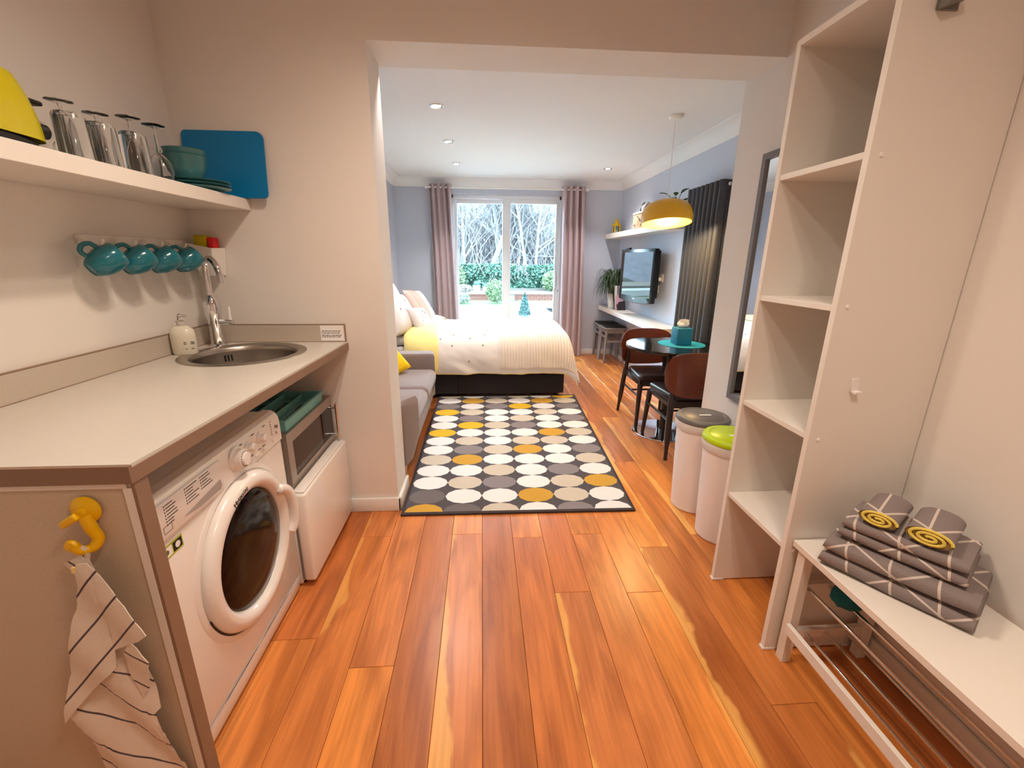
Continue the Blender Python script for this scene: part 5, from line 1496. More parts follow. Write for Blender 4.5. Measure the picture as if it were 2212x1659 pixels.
# television on a swivel arm
TVX, TVY, TVZ, TVA = 1.80, 5.15, 1.245, math.radians(-8)
tv = thing('television', 'black flat television on a swivel wall arm', 'television', (TVX, TVY, TVZ), 0)
R3 = Matrix.Rotation(math.radians(8), 3, 'Z')      # far edge swung into the room
def tvp(x_, y_, z_): return Vector((TVX, TVY, TVZ)) + R3 @ Vector((x_, y_, z_))
HW, HH = 0.405, 0.295
fr2 = MB()
prof = [(-HH, y) for y in ()]
outl = []
for k in range(13):
    t = -1 + 2 * k / 12
    outl.append((t * HW, -HH - 0.022 * (1 - t * t)))
outl += [(HW, HH), (-HW, HH)]
fr2.prism([tvp(0.0, y, z) for y, z in outl], R3 @ Vector((0.05, 0, 0)))
cab = fr2.build('cabinet', black_gloss, tv, bev=0.006, seg=2)
mb = MB().prism([tvp(0.0502, y, z) for y, z in ((-HW + 0.04, -HH + 0.05), (HW - 0.04, -HH + 0.05), (HW - 0.04, HH - 0.01), (-HW + 0.04, HH - 0.01))], R3 @ Vector((0.055, 0, 0)))
mb.build('rear_housing', black_matt, tv, bev=0.025, seg=3)
mb = MB().prism([tvp(-0.0015, y, z) for y, z in ((-HW + 0.035, -HH + 0.055), (HW - 0.035, -HH + 0.055), (HW - 0.035, HH - 0.035), (-HW + 0.035, HH - 0.035))], R3 @ Vector((0.0013, 0, 0)))
mb.build('screen', screen_m, tv, smooth=False)
MB().tube([tvp(0.02, t * HW, -HH - 0.0225 * (1 - t * t) - 0.004) for t in [-1 + k / 6 for k in range(13)]], 0.004, 6).build('lower_trim', steel, tv)
mb = MB().obox(tvp(-0.001, 0.0, -HH + 0.025), (0.001, 0.05, 0.012), R3)
mb.build('maker_badge', steel, tv)
MB().obox(tvp(0.03, HW - 0.12, HH + 0.012), (0.03, 0.10, 0.022), R3).build('camera_box', black_matt, tv, bev=0.004)
MB().tube([tvp(0.10, 0.0, 0.02), (1.95, 5.05, 1.265), (BR - 0.02, 5.12, 1.265)], 0.016, 10).build('swivel_arm', black_matt, tv)
BOX((BR - 0.022, 5.06, 1.16), (BR - 0.0005, 5.18, 1.37)).build('wall_plate', black_matt, tv, bev=0.003)
# sockets
def socket(lb, y, z, w=0.145, kind=0):
    t = thing('wall_socket', lb, 'socket', (BR, y, z - 0.045))
    BOX((BR - 0.010, y - w / 2, z - 0.043), (BR - 0.0003, y + w / 2, z + 0.043)).build('plate', bin_white, t, bev=0.003)
    for s in (-0.035, 0.035):
        BOX((BR - 0.013, y + s - 0.008, z + 0.012), (BR - 0.0102, y + s + 0.008, z + 0.03)).build('switch', bin_white, t, bev=0.001, seg=1)
    if kind:
        BOX((BR - 0.055, y - 0.05, z - 0.03), (BR - 0.0135, y + 0.0, z + 0.008)).build('plug', bin_white, t, bev=0.006)
    return t
socket('white double wall socket with plug beside the television', 4.90, 1.225, kind=1)
socket('white wall socket just below the other one, behind the television', 4.97, 1.10, 0.09)
socket('white low wall socket behind the grey stools', 5.92, 0.30, 0.145)
socket('white low wall socket under the desk near the far dining chair', 5.55, 0.27, 0.145)

# grass-like plant
dp = thing('potted_plant', 'bushy grass-leaved plant in a tall white pot on the desk', 'plant', (1.86, 6.17, DZT))
MB().lathe([(0, 0), (0.062, 0), (0.066, 0.006), (0.088, 0.195), (0.088, 0.205), (0.080, 0.205), (0.076, 0.185), (0, 0.18)], 28, (1.86, 6.17, DZT)).build('pot', pot_white, dp)
fo = MB()
rr = random.Random(21)
for k in range(260):
    a = rr.random() * 2 * PI
    out = 0.10 + rr.random() * 0.17
    top = 0.16 + rr.random() * 0.22
    c, s = math.cos(a), math.sin(a)
    if 1.86 + out * c > BR - 0.02: out = (BR - 0.03 - 1.86) / max(c, 0.01)
    b0 = Vector((1.86 + 0.03 * c, 6.17 + 0.03 * s, DZT + 0.185))
    P = catmull([b0, b0 + Vector((c * out * 0.35, s * out * 0.35, top * 0.75)), b0 + Vector((c * out * 0.8, s * out * 0.8, top * 0.9)), b0 + Vector((c * out * 1.05, s * out * 1.05, top * (-0.35 + 0.6 * rr.random())))], 3)
    tw_ = Vector((-s, c, 0))
    n_ = len(P)
    vs = []; fs = []
    for i, p in enumerate(P):
        w = 0.0065 * (1 - (i / (n_ - 1)) ** 2 * 0.9)
        vs += [p - tw_ * w, p + tw_ * w]
    for i in range(n_ - 1): fs.append((2 * i, 2 * i + 1, 2 * i + 3, 2 * i + 2))
    fo.add(vs, fs)
tag(fo.build('foliage', leaf_dark, dp, angle=80), kind='stuff')
# leaflet / remote holder
HOY = 0.10
ho = thing('remote_holder', 'dark holder with upright compartments on the desk', 'holder', (1.87, 5.90, DZT))
mb = MB()
for k in range(3):
    y = 5.72 + HOY + k * 0.075
    mb.prism([(1.82, y, DZT + 0.001), (1.94, y, DZT + 0.001), (1.93, y + 0.03, DZT + 0.13 + 0.02 * k), (1.84, y + 0.03, DZT + 0.11 + 0.02 * k)], (0, 0.004, 0))
mb.box((1.82, 5.715 + HOY, DZT + 0.0003), (1.94, 5.905 + HOY, DZT + 0.006))
mb.build('rack', mat('dark_grey_plastic', (60, 54, 58), 0.4), ho, smooth=False)
def slab(nm, lb, cat, c, s, tilt, m, rz=0.0):
    t = thing(nm, lb, cat, (c[0], c[1], c[2] - s[2] / 2))
    MB().obox(c, s, Matrix.Rotation(rz, 3, 'Z') @ Matrix.Rotation(tilt, 3, 'X')).build('body', m, t, bev=min(s) * 0.3, seg=2)
    return t
rm = slab('remote_control', 'long black remote control leaning in the desk holder', 'remote control', (1.835, 5.985, DZT + 0.135), (0.055, 0.02, 0.265), -0.28, black_matt, 0.3)
for k in range(6):
    MB().obox(Vector((1.8325, 5.964, DZT + 0.06 + k * 0.026)) + Vector((0, 0.0062 * k, 0)), (0.02, 0.004, 0.008), Matrix.Rotation(0.3, 3, 'Z') @ Matrix.Rotation(-0.28, 3, 'X')).build('key', ink, rm)
lf1 = slab('leaflet', 'tall white leaflet standing in the desk holder', 'leaflet', (1.855, 5.925, DZT + 0.165), (0.11, 0.003, 0.32), -0.16, paper, 0.25)
lf2 = slab('leaflet', 'pink printed leaflet standing in the desk holder', 'leaflet', (1.86, 5.855, DZT + 0.105), (0.12, 0.003, 0.20), -0.16, pink_card, 0.2)
MB().obox((1.852, 5.843, DZT + 0.06), (0.08, 0.001, 0.05), Matrix.Rotation(0.2, 3, 'Z') @ Matrix.Rotation(-0.16, 3, 'X')).build('printed_block', mat('brown_photo_print', (110, 80, 78), 0.6), lf2)
tray_ = tag(BOX((1.80, 5.72, DZT), (1.985, 5.80, DZT + 0.006)).build('desk_tray', lam_white, bev=0.001, seg=1), 'thin white tray edge beside the leaflet holder', 'tray')

# stools
def stool():
    t = thing('stool', '', 'stool', (0, 0, 0), group='grey stools under the desk')
    H = 0.515
    for a in (-1, 1):
        for b in (-1, 1):
            MB().tube([(a * 0.140, b * 0.140, 0), (a * 0.118, b * 0.118, H - 0.03)], [0.015, 0.021], 4).build('leg', stool_m, t, local=True, smooth=False)
    for a in (-1, 1):
        BOX((-0.115, a * 0.118 - 0.010, H - 0.085), (0.115, a * 0.118 + 0.010, H - 0.03)).build('apron', stool_m, t, local=True)
        BOX((a * 0.118 - 0.010, -0.107, H - 0.085), (a * 0.118 + 0.010, 0.107, H - 0.03)).build('apron', stool_m, t, local=True)
        BOX((-0.125, a * 0.126 - 0.008, 0.30), (0.125, a * 0.126 + 0.008, 0.33)).build('stretcher', stool_m, t, local=True)
        BOX((a * 0.126 - 0.008, -0.117, 0.36), (a * 0.126 + 0.008, 0.117, 0.39)).build('stretcher', stool_m, t, local=True)
    BOX((-0.158, -0.158, H - 0.0295), (0.158, 0.158, H - 0.008)).build('seat_frame', stool_m, t, local=True, bev=0.008, seg=3)
    BOX((-0.142, -0.142, H - 0.0078), (0.142, 0.142, H + 0.012)).build('seat_pad', black_matt, t, local=True, bev=0.010, seg=3)
    return t
st0 = stool(); st0.location = (1.845, 6.03, 0); st0['label'] = 'grey wooden stool with black seat, nearer the dining table'
dup(st0, (1.845, 6.36, 0), 0, 'grey wooden stool with black seat, in the far corner by the curtain')

# dining table
TX, TY, TR, TTZ = 1.535, 3.395, 0.36, 0.757
dt = thing('dining_table', 'small round black pedestal table by the radiator', 'table', (TX, TY, 0))
MB().lathe([(0, 0.0005), (0.25, 0.0005), (0.255, 0.004), (0.25, 0.012), (0.10, 0.020), (0.03, 0.024), (0, 0.024)], 56, (TX, TY, 0)).build('base_disc', chrome, dt)
MB().lathe([(0, 0.0242), (0.03, 0.0242), (0.0255, 0.04), (0.0255, TTZ - 0.05), (0.06, TTZ - 0.032), (0, TTZ - 0.032)], 24, (TX, TY, 0)).build('post', wood_dark, dt)
MB().lathe([(0, TTZ - 0.0315), (TR - 0.02, TTZ - 0.0315), (TR - 0.002, TTZ - 0.020), (TR, TTZ - 0.008), (TR - 0.004, TTZ), (0, TTZ)], 72, (TX, TY, 0)).build('top', table_black, dt)
pmx, pmy = 1.63, 3.42
tag(MB().lathe([(0, 0.0005), (0.182, 0.0005), (0.185, 0.002), (0.182, 0.0035), (0, 0.0035)], 56, (pmx, pmy, TTZ)).build('place_mat', turq), 'round turquoise place mat on the black table', 'place mat')
tb = thing('tissue_box', 'turquoise cube tissue box on the round place mat', 'tissue box', (1.615, 3.40, TTZ + 0.004))
bx0, by0, bz0 = 1.615, 3.40, TTZ + 0.004
BOX((bx0 - 0.062, by0 - 0.062, bz0), (bx0 + 0.062, by0 + 0.062, bz0 + 0.135)).build('cover', turq_box, tb, bev=0.006, seg=2)
MB().lathe([(0, 0), (0.03, 0), (0.03, 0.0006), (0, 0.0006)], 20, (bx0, by0, bz0 + 0.135)).build('opening', black_matt, tb)
def tis(u, v):
    a = u * 2 * PI
    r_ = 0.012 + 0.028 * math.sin(min(v * 1.2, 1) * PI * 0.8) + 0.010 * math.sin(a * 3) * v
    return (bx0 + r_ * math.cos(a) * 1.2 + 0.012 * v, by0 + r_ * math.sin(a) * 0.7, bz0 + 0.134 + 0.055 * v * (1 + 0.25 * math.sin(a)))
MB().grid(tis, 24, 6).build('tissue', tissue_m, tb, doubles=1e-5, angle=80)

# dining chairs
def chair():
    t = thing('dining_chair', '', 'chair', (0, 0, 0), group='dark dining chairs at the round table')
    for s in (-1, 1):
        MB().tube([(s * 0.205, 0.235, 0), (s * 0.185, 0.20, 0.40)], [0.014, 0.023], 10).build('front_leg', wood_dark, t, local=True)
        MB().tube(catmull([(s * 0.210, -0.265, 0), (s * 0.190, -0.215, 0.36), (s * 0.182, -0.198, 0.46), (s * 0.174, -0.200, 0.62)], 4), [0.014] * 2 + [0.023] * 6 + [0.018] * 5, 10).build('back_leg', wood_dark, t, local=True)
        MB().tube([(s * 0.193, 0.205, 0.29), (s * 0.193, -0.215, 0.29)], 0.009, 8).build('side_stretcher', wood_dark, t, local=True)
        MB().obox((s * 0.178, -0.005, 0.405), (0.022, 0.40, 0.05), Matrix.Identity(3)).build('side_rail', wood_dark, t, local=True, bev=0.003)
    MB().obox((0, 0.198, 0.405), (0.34, 0.022, 0.05), Matrix.Identity(3)).build('front_rail', wood_dark, t, local=True, bev=0.003)
    MB().obox((0, -0.195, 0.405), (0.34, 0.022, 0.05), Matrix.Identity(3)).build('rear_rail', wood_dark, t, local=True, bev=0.003)
    MB().tube([(-0.19, 0.0, 0.29), (0.19, 0.0, 0.29)], 0.009, 8).build('cross_stretcher', wood_dark, t, local=True)
    # seat: trapezoid pad with rounded corners
    outl = []
    for cx, cy, a0 in ((0.20, 0.21, 0), (-0.20, 0.21, 90), (-0.165, -0.195, 180), (0.165, -0.195, 270)):
        for k in range(5):
            a = math.radians(a0 + 22.5 * k); outl.append((cx - 0.03 * math.copysign(1, cx) + 0.03 * math.cos(a), cy - 0.03 * math.copysign(1, cy) + 0.03 * math.sin(a)))
    mb = MB()
    lv = ((0.43, 0.97), (0.445, 1.0), (0.462, 0.985), (0.470, 0.93), (0.466, 0.6), (0.463, 0.0))
    n = len(outl); vs = []; fs = []
    for z, k in lv[:-1]:
        vs += [(x_ * k, y_ * k, z) for x_, y_ in outl]
    vs.append((0, 0, lv[-1][0]))
    for j in range(len(lv) - 2):
        for i in range(n): fs.append((j * n + i, j * n + (i + 1) % n, (j + 1) * n + (i + 1) % n, (j + 1) * n + i))
    for i in range(n): fs.append(((len(lv) - 2) * n + i, (len(lv) - 2) * n + (i + 1) % n, len(vs) - 1))
    fs.append(tuple(range(n)))
    mb.add(vs, fs); mb.build('seat_pad', seat_pad, t, local=True, angle=50)
    # curved plywood back
    def fn(u, v):
        a = (u * 2 - 1)
        x_ = 0.25 * math.sin(a * 1.15) / math.sin(1.15)
        y_ = -0.272 + 0.085 * a * a
        h = (1 - abs(a) ** 3.2)
        zc = 0.645
        half = 0.160 * max(h, 0) ** 0.42 * (1 if v > 0.5 else 1.0)
        z_ = zc + (v * 2 - 1) * half + (0.0 if v > 0.5 else -0.015 * (1 - a * a))
        return (x_, y_ - 0.02 * (v - 0.5), z_)
    MB().grid(fn, 32, 10).build('backrest', wood_red, t, local=True, solid=0.011, angle=60, doubles=1e-5)
    return t
c0 = chair(); c0.location = (1.545, 3.105, 0); c0['label'] = 'dark dining chair with red brown plywood back, nearest the bins'
dup(c0, (1.525, 3.68, 0), PI, 'dark dining chair with curved plywood back on the far side of the table')

# pendant
PX, PY = 1.475, 3.624
pe = thing('pendant_lamp', 'yellow dome pendant lamp hanging over the round table', 'lamp', (PX, PY, 1.70))
MB().lathe([(0, 0), (0.052, 0), (0.052, -0.012), (0.040, -0.026), (0, -0.028)], 28, (PX, PY, ZC)).build('ceiling_rose', gloss_white, pe)
MB().tube([(PX, PY, ZC - 0.028), (PX, PY, 1.895)], 0.0032, 8).build('cord', paper, pe)
MB().lathe([(0.190, 1.698), (0.1955, 1.712), (0.198, 1.745), (0.186, 1.80), (0.155, 1.843), (0.11, 1.862), (0.03, 1.869), (0.0, 1.870)], 56, (PX, PY, 0)).build('shade', lamp_yellow, pe)
MB().lathe([(0.188, 1.700), (0.1925, 1.713), (0.194, 1.745), (0.182, 1.797), (0.152, 1.838), (0.11, 1.857), (0.03, 1.864), (0.0, 1.865)], 56, (PX, PY, 0)).build('shade_lining', lamp_in, pe)
MB().lathe([(0.0, 1.895), (0.012, 1.895), (0.02, 1.88), (0.02, 1.8705), (0, 1.8705)], 16, (PX, PY, 0)).build('cord_grip', gloss_white, pe)
MB().lathe([(0, 1.864), (0.018, 1.864), (0.018, 1.80), (0, 1.80)], 14, (PX, PY, 0)).build('lamp_holder', gloss_white, pe)
MB().lathe([(0, 1.7995), (0.014, 1.7995), (0.024, 1.775), (0.026, 1.755), (0.018, 1.735), (0, 1.729)], 20, (PX, PY, 0)).build('bulb', bulb_m, pe)
TILT = Matrix.Translation((0, 0, 0.17)) @ Matrix.Rotation(math.radians(-9), 4, 'X') @ Matrix.Translation((0, 0, -0.17))
for ch in pe.children:
    if ch.name.split('.')[0] in ('shade', 'shade_lining', 'lamp_holder', 'bulb'): ch.data.transform(TILT)
pv = bpy.data.lights.new('pendant_light', 'POINT'); pv.energy = PENDANT_W; pv.color = PEND_COL; pv.shadow_soft_size = 0.03
pvo = bpy.data.objects.new('pendant_light', pv); COL.objects.link(pvo); pvo.location = (PX, PY, 1.715)

# downlights
def downlight(lb, x_, y_, z_, power, colr, cone=115):
    t = thing('downlight', lb, 'downlight', (x_, y_, z_), group='recessed ceiling lights')
    MB().lathe([(0.030, -0.0005), (0.048, -0.0005), (0.050, -0.004), (0.044, -0.008), (0.034, -0.006), (0.030, -0.0015)], 28, (x_, y_, z_), close=True).build('bezel', chrome, t)
    MB().lathe([(0, -0.003), (0.0295, -0.003), (0.0295, -0.0005), (0, -0.0005)], 24, (x_, y_, z_)).build('lens', lens_m, t)
    sp_ = bpy.data.lights.new('downlight_lamp', 'SPOT')
    sp_.energy = power; sp_.color = colr; sp_.spot_size = math.radians(cone); sp_.spot_blend = 0.6; sp_.shadow_soft_size = 0.03
    so_ = bpy.data.objects.new('downlight_lamp', sp_); COL.objects.link(so_); so_.location = (x_, y_, z_ - 0.012)
    return t
DLP = DOWNLIGHT_W
downlight('recessed ceiling light nearest the opening, bed side', -0.314, 3.57, ZC, DLP, DOWN_COL)
downlight('recessed ceiling light hidden just behind the opening header', -0.32, 2.64, ZC, DLP * 0.30, DOWN_COL)
downlight('recessed ceiling light in the middle of the bed side row', -0.30, 4.553, ZC, DLP, DOWN_COL)
downlight('recessed ceiling light closest to the glazed doors, bed side', -0.28, 5.54, ZC, DLP, DOWN_COL)
downlight('recessed ceiling light above the television wall', 1.518, 5.63, ZC, DLP, DOWN_COL)

# kitchen ceiling fittings with four warm spots each (above the frame)
def spot_cluster(KFX, KFY, share, lb):
    kf = thing('ceiling_spot_cluster', lb, 'ceiling light', (KFX, KFY, ZK), group='kitchen ceiling fittings')
    MB().lathe([(0, 0), (0.11, 0), (0.11, -0.02), (0.10, -0.026), (0, -0.026)], 32, (KFX, KFY, ZK)).build('plate', chrome, kf)
    for k in range(4):
        a = PI / 4 + k * PI / 2
        d = Vector((math.cos(a), math.sin(a), 0))
        p0 = Vector((KFX, KFY, ZK - 0.026)) + d * 0.06
        p1 = p0 + d * 0.05 + Vector((0, 0, -0.05))
        MB().tube([p0, p1], 0.006, 8).build('stem', chrome, kf)
        ax = (d * 0.18 + Vector((0, 0, -1))).normalized()
        MB().lathe([(0.022, 0.0), (0.03, 0.02), (0.034, 0.06), (0.031, 0.06), (0.026, 0.02), (0.0, 0.004)], 20, p1, ax).build('spot_shell', chrome, kf)
        MB().lathe([(0, 0.055), (0.0305, 0.055), (0, 0.052)], 20, p1, ax).build('lens', lens_m, kf)
        sl = bpy.data.lights.new('kitchen_spot', 'SPOT'); sl.energy = KITCHEN_W * share; sl.color = KITCHEN_COL
        sl.spot_size = math.radians(142); sl.spot_blend = 0.85; sl.shadow_soft_size = 0.045
        slo = bpy.data.objects.new('kitchen_spot', sl); COL.objects.link(slo)
        slo.location = p1 + ax * 0.066
        slo.rotation_euler = ax.to_track_quat('-Z', 'Y').to_euler()
for q in KITCHEN_SPOTS: spot_cluster(*q)
# ================================================================== GARDEN
GZ = -0.15
stone = mat('pale_patio_stone', (117, 116, 113), 0.85, var=0.06, vscale=4)
lawn_m = mat('short_lawn', (58, 87, 40), 0.95, var=0.3, vscale=30, bump=0.5, bscale=200)
earth = mat('woodland_floor', (76, 68, 58), 0.95, var=0.3, vscale=6)
brick_m = mat('red_brick', (79, 43, 35), 0.85, var=0.15, vscale=20)
bark = mat('pale_bark', (86, 81, 82), 0.9, var=0.35, vscale=12)
bark2 = mat('silver_bark', (107, 102, 102), 0.85, var=0.3, vscale=14)
ivy = mat('ivy_leaf', (50, 79, 67), 0.4, var=0.5, vscale=3)
ivy2 = mat('pale_shrub_leaf', (71, 87, 58), 0.5, var=0.35, vscale=5)
conif = mat('blue_green_needles', (28, 61, 61), 0.6, var=0.3, vscale=9)
tag(BOX((-30, BY + 0.26, GZ - 0.5), (30, 60, GZ - 0.02)).build('garden_ground', earth, smooth=False), 'brown earth of the garden and wood', kind='structure')
pa = tag(BOX((-7, BY + 0.26, GZ - 0.02), (2.1, 15.4, GZ - 0.012)).build('patio', mat('patio_joint', (115, 113, 109), 0.9), smooth=False), 'pale stone patio outside the glazed doors', kind='structure')
slabm = None
for i in range(10):
    for j in range(10):
        x0_, y0_ = -6.9 + i * 0.90, BY + 0.30 + j * 0.86
        if x0_ < -3: continue
        if slabm is None:
            s_ = BOX((0, 0, 0), (0.89, 0.85, 0.012)).build('paving_slab', stone, local=True, smooth=False); slabm = s_.data
        else:
            s_ = bpy.data.objects.new('paving_slab', slabm); COL.objects.link(s_)
        s_.parent = pa; s_.location = Vector((x0_, y0_, GZ - 0.0118)) - pa.location
tag(BOX((-7, 15.4, GZ - 0.02), (12, 17.2, GZ)).build('lawn', lawn_m, smooth=False), 'strip of green lawn beyond the patio', kind='structure')
tag(BOX((2.1, 13.6, GZ - 0.02), (12, 15.4, GZ)).build('lawn_side', lawn_m, smooth=False), 'green lawn beside the patio', kind='structure')
# low brick wall with coping
bw = thing('garden_wall', 'low red brick wall with pale coping edging the raised terrace', 'wall', (0.8, 17.3, GZ))
BOX((-6, 17.22, GZ), (9, 17.40, 0.085)).build('wall_core', mat('mortar', (116, 110, 103), 0.9), bw, smooth=False)
brm = None
for r in range(3):
    for k in range(24):
        x0_ = -2.0 + k * 0.235 + (0.117 if r % 2 else 0)
        if 0.45 < x0_ < 1.15: continue
        if brm is None:
            b_ = BOX((0, 0, 0), (0.222, 0.06, 0.066)).build('brick', brick_m, bw, local=True, smooth=False); brm = b_.data
        else:
            b_ = bpy.data.objects.new('brick', brm); COL.objects.link(b_); b_.parent = bw
        b_.location = Vector((x0_, 17.175, GZ + 0.004 + r * 0.078)) - Vector(bw.location)
BOX((-6, 17.14, 0.086), (9, 17.46, 0.125)).build('coping', stone, bw, bev=0.004)
stp = thing('garden_steps', 'dark grey stone steps up to the raised terrace', 'steps', (0.82, 17.0, GZ))
for k in range(2):
    BOX((0.42, 16.82 + 0.18 * k, GZ + 0.001), (1.24, 17.13, GZ + 0.10 * (k + 1))).build('step', mat('blue_grey_stone', (76, 82, 89), 0.8, var=0.1), stp, bev=0.004)
tag(BOX((-9, 17.46, GZ), (12, 18.9, 0.10)).build('terrace', stone, smooth=False), 'raised pale terrace behind the brick wall', kind='structure')
tag(BOX((-9, 18.9, GZ), (12, 19.2, 0.20)).build('terrace_edge', mat('dark_sleeper', (63, 58, 53), 0.9), smooth=False), 'dark timber edge of the hedge bed', kind='structure')

def pot(lb, x_, y_, z_, r, hgt, seed):
    t = thing('garden_pot', lb, 'plant pot', (x_, y_, z_), group='white pots on the terrace')
    MB().lathe([(0, 0), (r * 0.6, 0), (r * 0.85, hgt * 0.3), (r, hgt), (r * 0.93, hgt), (r * 0.8, hgt * 0.5), (0, hgt * 0.45)], 24).build('tub', pot_white, t, local=True)
    mb = blob(0, 0, hgt + r * 0.35, r * 0.8, r * 0.8, r * 0.75, seed, 14)
    mb.build('foliage', conif, t, local=True, doubles=1e-4)
    return t
pot('larger white pot with a rounded plant on the terrace', -0.235, 18.3, 0.1005, 0.16, 0.26, 1)
pot('smaller white pot with a low plant on the terrace', 0.13, 18.35, 0.1005, 0.12, 0.20, 5)

def leafcloud(mb, rng_, n, fn, size, flat=0.0):
    for _ in range(n):
        p = Vector(fn(rng_))
        a = Vector((rng_.uniform(-1, 1), rng_.uniform(-1, 1), rng_.uniform(-1, 1))).normalized()
        b = a.orthogonal().normalized()
        b = (Matrix.Rotation(rng_.random() * 6.28, 3, a) @ b)
        s = size * rng_.uniform(0.6, 1.3)
        mb.add([p - a * s, p + b * s * 0.55, p + a * s, p - b * s * 0.55], [(0, 1, 2, 3)])
def shrub(nm, lb, cx, cy, z0, rx, rz, n, m, size, seed, group='garden shrubs'):
    t = thing(nm, lb, 'shrub', (cx, cy, z0), group=group)
    rng_ = random.Random(seed)
    for k in range(5):
        a = rng_.random() * 6.28
        MB().tube([(0, 0, 0), (0.25 * rx * math.cos(a), 0.25 * rx * math.sin(a), rz * 0.5), (0.6 * rx * math.cos(a), 0.6 * rx * math.sin(a), rz * 1.2)], [0.02, 0.012, 0.005], 5).build('stem', bark, t, local=True)
    mb = MB()
    def f_(r_):
        while True:
            d = Vector((r_.uniform(-1, 1), r_.uniform(-1, 1), r_.uniform(-0.9, 1)))
            if 0.45 < d.length < 1: return (d.x * rx, d.y * rx, rz * 1.05 + d.z * rz)
    leafcloud(mb, rng_, n, f_, size)
    o = mb.build('foliage', m, t, local=True, smooth=False)
    tag(o, kind='stuff')
    return t
shrub('round_shrub', 'rounded pale green shrub growing on the lawn edge', 0.52, 15.95, GZ, 0.42, 0.42, 1500, ivy2, 0.045, 2)
shrub('low_shrub', 'low grey green shrub at the left edge of the lawn', -0.80, 15.9, GZ, 0.40, 0.20, 700, mat('grey_green_leaf', (87, 94, 86), 0.6, var=0.3, vscale=6), 0.045, 4)
shrub('leafy_bush', 'light green leafy bush rising at the left of the hedge', -1.12, 18.55, 0.1, 0.45, 0.55, 1500, ivy2, 0.055, 6)
shrub('leafy_bush', 'light green bush at the right end of the hedge', 2.9, 18.5, 0.1, 0.40, 0.42, 1200, ivy2, 0.055, 7)
shrub('grass_tussock', 'pale dry grass tussock beside the terrace step', -0.75, 17.72, 0.1, 0.36, 0.16, 600, mat('dry_grass', (108, 100, 97), 0.8, var=0.2), 0.05, 8)

# small conifer
cf = thing('dwarf_conifer', 'small blue green cone shaped conifer on the patio', 'conifer', (1.12, 11.6, GZ + 0.0005))
MB().lathe([(0, 0), (0.10, 0), (0.13, 0.16), (0.11, 0.16), (0, 0.14)], 18).build('pot', mat('slate_pot', (80, 110, 124), 0.6), cf, local=True)
mb = MB()
rng_ = random.Random(31)
def cone_f(r_):
    h = r_.random() ** 1.4
    a = r_.random() * 6.28
    rr_ = 0.155 * (1 - h) ** 0.8 * (0.75 + 0.3 * r_.random())
    return (rr_ * math.cos(a), rr_ * math.sin(a), 0.14 + 0.56 * h)
leafcloud(mb, rng_, 1600, cone_f, 0.03)
tag(mb.build('foliage', conif, cf, local=True, smooth=False), kind='stuff')
MB().tube([(0, 0, 0.1), (0, 0, 0.62)], [0.02, 0.006], 6).build('trunk', bark, cf, local=True)
# wooden planter corner by the doors
plt = thing('wooden_planter', 'low wooden planter on the patio at the right door edge', 'planter', (1.75, 8.6, GZ))
for a, b in (((1.22, 7.6, GZ + 0.0005), (1.26, 9.4, 0.40)), ((2.2, 7.6, GZ + 0.0005), (2.24, 9.4, 0.40)), ((1.26, 9.36, GZ + 0.0005), (2.2, 9.4, 0.40)), ((1.26, 7.6, GZ + 0.0005), (2.2, 7.64, 0.40))):
    BOX(a, b).build('side_board', mat('weathered_wood', (76, 76, 78), 0.8, var=0.15, vscale=10), plt, smooth=False)
cap = MB().box((1.16, 7.54, 0.4005), (1.32, 9.46, 0.43)).build('cap_board', mat('weathered_wood_cap', (84, 78, 76), 0.8, var=0.15, vscale=10), plt, smooth=False)
BOX((1.3205, 9.30, 0.4005), (2.3, 9.46, 0.43)).build('cap_board', MATS['weathered_wood_cap'], plt, smooth=False)
BOX((1.26, 7.64, 0.20), (2.2, 9.36, 0.33)).build('soil', soil, plt, smooth=False)

# ivy hedge
hg = thing('ivy_hedge', 'dense ivy hedge along the back of the garden', 'hedge', (0.8, 19.4, 0.2))
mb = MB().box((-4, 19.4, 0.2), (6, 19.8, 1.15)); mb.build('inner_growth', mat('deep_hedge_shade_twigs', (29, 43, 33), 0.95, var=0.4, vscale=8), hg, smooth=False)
mb = MB(); rng_ = random.Random(41)
def hf(r_):
    x_ = r_.uniform(-3.2, 5.2)
    top = 1.22 + 0.22 * fbm(x_ * 0.9, 3.3)
    z_ = 0.18 + (top - 0.18) * r_.random()
    y_ = 19.32 + 0.22 * fbm(x_ * 2, z_ * 2) + r_.uniform(-0.14, 0.14) - 0.10 * (1 - (z_ - 0.2))
    return (x_, y_, z_)
leafcloud(mb, rng_, 9000, hf, 0.062)
tag(mb.build('foliage', ivy, hg, smooth=False), kind='stuff')
mb = MB()
for k in range(60):
    x_ = rng_.uniform(-3, 5); z_ = 0.3 + rng_.random() * 0.7
    mb.tube([(x_, 19.15, z_), (x_ + rng_.uniform(-0.3, 0.3), 19.1, z_ + rng_.uniform(0.2, 0.5)), (x_ + rng_.uniform(-0.4, 0.4), 19.2, z_ + rng_.uniform(0.5, 0.8))], [0.008, 0.006, 0.003], 4)
tag(mb.build('bare_stems', bark2, hg), kind='stuff')

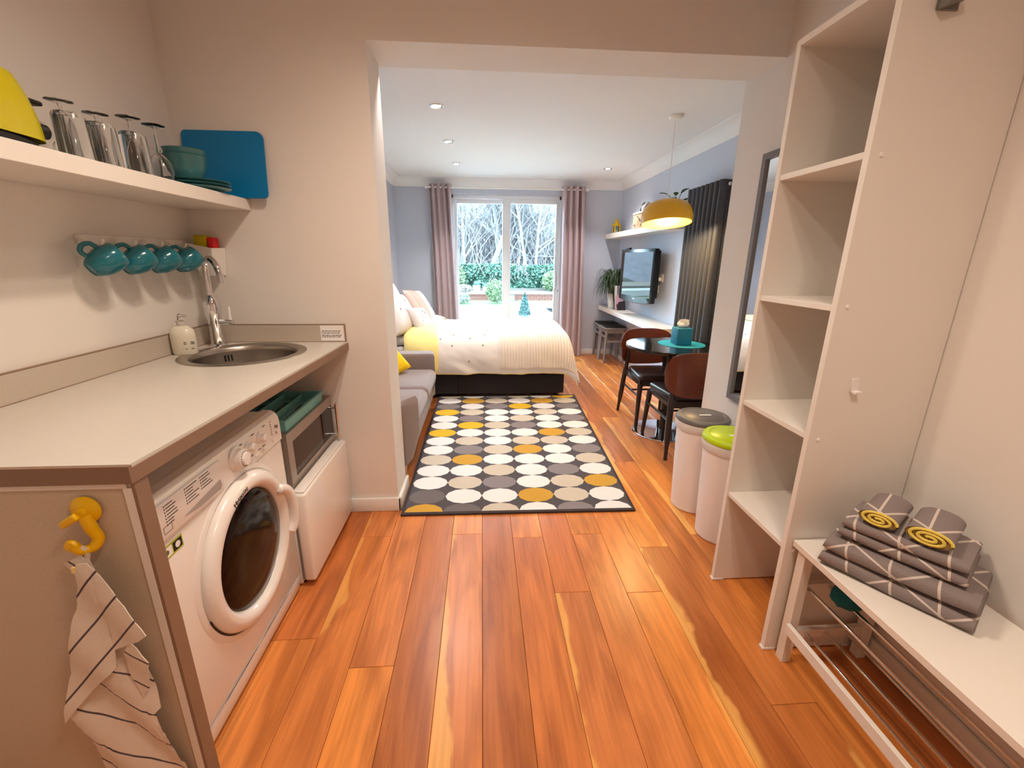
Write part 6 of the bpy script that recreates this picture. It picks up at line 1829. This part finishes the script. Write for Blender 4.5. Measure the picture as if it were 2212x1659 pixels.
# bare winter trees
def tree(lb, x_, y_, hgt, r0, seed, m, lean=0.0):
    t = thing('bare_tree', lb, 'tree', (x_, y_, GZ - 0.02), group='bare winter trees behind the hedge')
    rng_ = random.Random(seed)
    trunk = MB(); br = MB()
    def grow(p, d, L, r, lvl, mb):
        n = 4 if lvl < 2 else 3
        pts = [p]; rad = [r]
        q = p.copy(); dd_ = d.copy()
        for i in range(n):
            dd_ = (dd_ + Vector((rng_.gauss(0, 0.13), rng_.gauss(0, 0.13), rng_.gauss(0.03, 0.08))) * (1 + 0.3 * lvl)).normalized()
            q = q + dd_ * (L / n)
            pts.append(q.copy()); rad.append(r * (1 - 0.62 * (i + 1) / n))
        mb.tube(pts, rad, 6 if lvl == 0 else 4 if lvl == 1 else 3, caps=False)
        if lvl >= 4: return
        nb = (15, 7, 5, 3)[lvl]
        for k in range(nb):
            f_ = rng_.uniform(0.25 if lvl == 0 else 0.2, 1.0)
            i = min(int(f_ * n), n - 1)
            s = pts[i].lerp(pts[i + 1], f_ * n - i)
            a = rng_.random() * 6.28
            side = Vector((math.cos(a), math.sin(a) * 0.8, rng_.uniform(0.0, 0.9))).normalized()
            nd = (dd_ * 0.45 + side).normalized()
            grow(s, nd, L * rng_.uniform(0.34, 0.55), max(rad[i] * 0.5, 0.004), lvl + 1, br)
    grow(Vector((0, 0, 0)), Vector((lean, 0.0, 1)).normalized(), hgt, r0, 0, trunk)
    trunk.build('trunk', m, t, local=True)
    tag(br.build('branches', m, t, local=True), kind='stuff')
    return t
TREES = [(-1.05, 20.6, 6.0, 0.08, 'slender bare tree at the far left of the glazed doors'), (-0.45, 21.4, 7.0, 0.11, 'bare tree left of centre behind the two white pots'), (0.28, 20.4, 6.5, 0.16, 'thick ivy stemmed bare tree left of the middle window post'),
         (0.62, 20.9, 6.5, 0.15, 'second thick bare trunk close to the middle window post'), (1.25, 21.6, 6.0, 0.09, 'bare tree just right of the middle window post'), (1.75, 20.5, 6.2, 0.07, 'pale birch stem left of the other birch, right pane'),
         (2.45, 20.8, 6.6, 0.075, 'pale birch stem nearest the right edge of the glazed doors'), (3.1, 21.8, 6.5, 0.10, 'bare tree half hidden by the right door frame'), (2.0, 23.5, 8.0, 0.12, 'distant bare tree between the two birches'), (-1.8, 22.8, 8.0, 0.13, 'distant bare tree half hidden by the left curtain')]
for i, (x_, y_, h_, r_, lb_) in enumerate(TREES):
    tree(lb_, x_, y_, h_, r_, 100 + i, bark2 if i in (5, 6, 0) else bark, lean=random.Random(i).uniform(-0.08, 0.12))
# thicket of thin stems behind
mb = MB(); rng_ = random.Random(77)
for k in range(1300):
    x_ = rng_.uniform(-4, 6); y_ = rng_.uniform(20.5, 27)
    p = Vector((x_, y_, 0.0)); pts = [p.copy()]
    d = Vector((rng_.uniform(-0.35, 0.35), 0, 1))
    for i in range(6):
        d = (d + Vector((rng_.gauss(0, 0.28), rng_.gauss(0, 0.1), 0))).normalized(); d.z = max(d.z, 0.25)
        p = p + d * rng_.uniform(0.5, 0.95); pts.append(p.copy())
    mb.tube(pts, [0.03, 0.027, 0.024, 0.02, 0.016, 0.012, 0.008], 3, caps=False)
tag(mb.build('undergrowth', bark, smooth=False), 'thicket of thin bare stems filling the wood', 'undergrowth', kind='stuff')
hl = MB().grid(lambda u, v: (-26 + 52 * u, 29 + 13 * v, GZ + 8.5 * v + 0.8 * fbm(u * 14, v * 3)), 30, 6)
tag(hl.build('wooded_bank', mat('winter_bank_litter', (78, 74, 79), 0.95, var=0.45, vscale=3), smooth=True), 'brown wooded bank rising behind the trees', kind='structure')
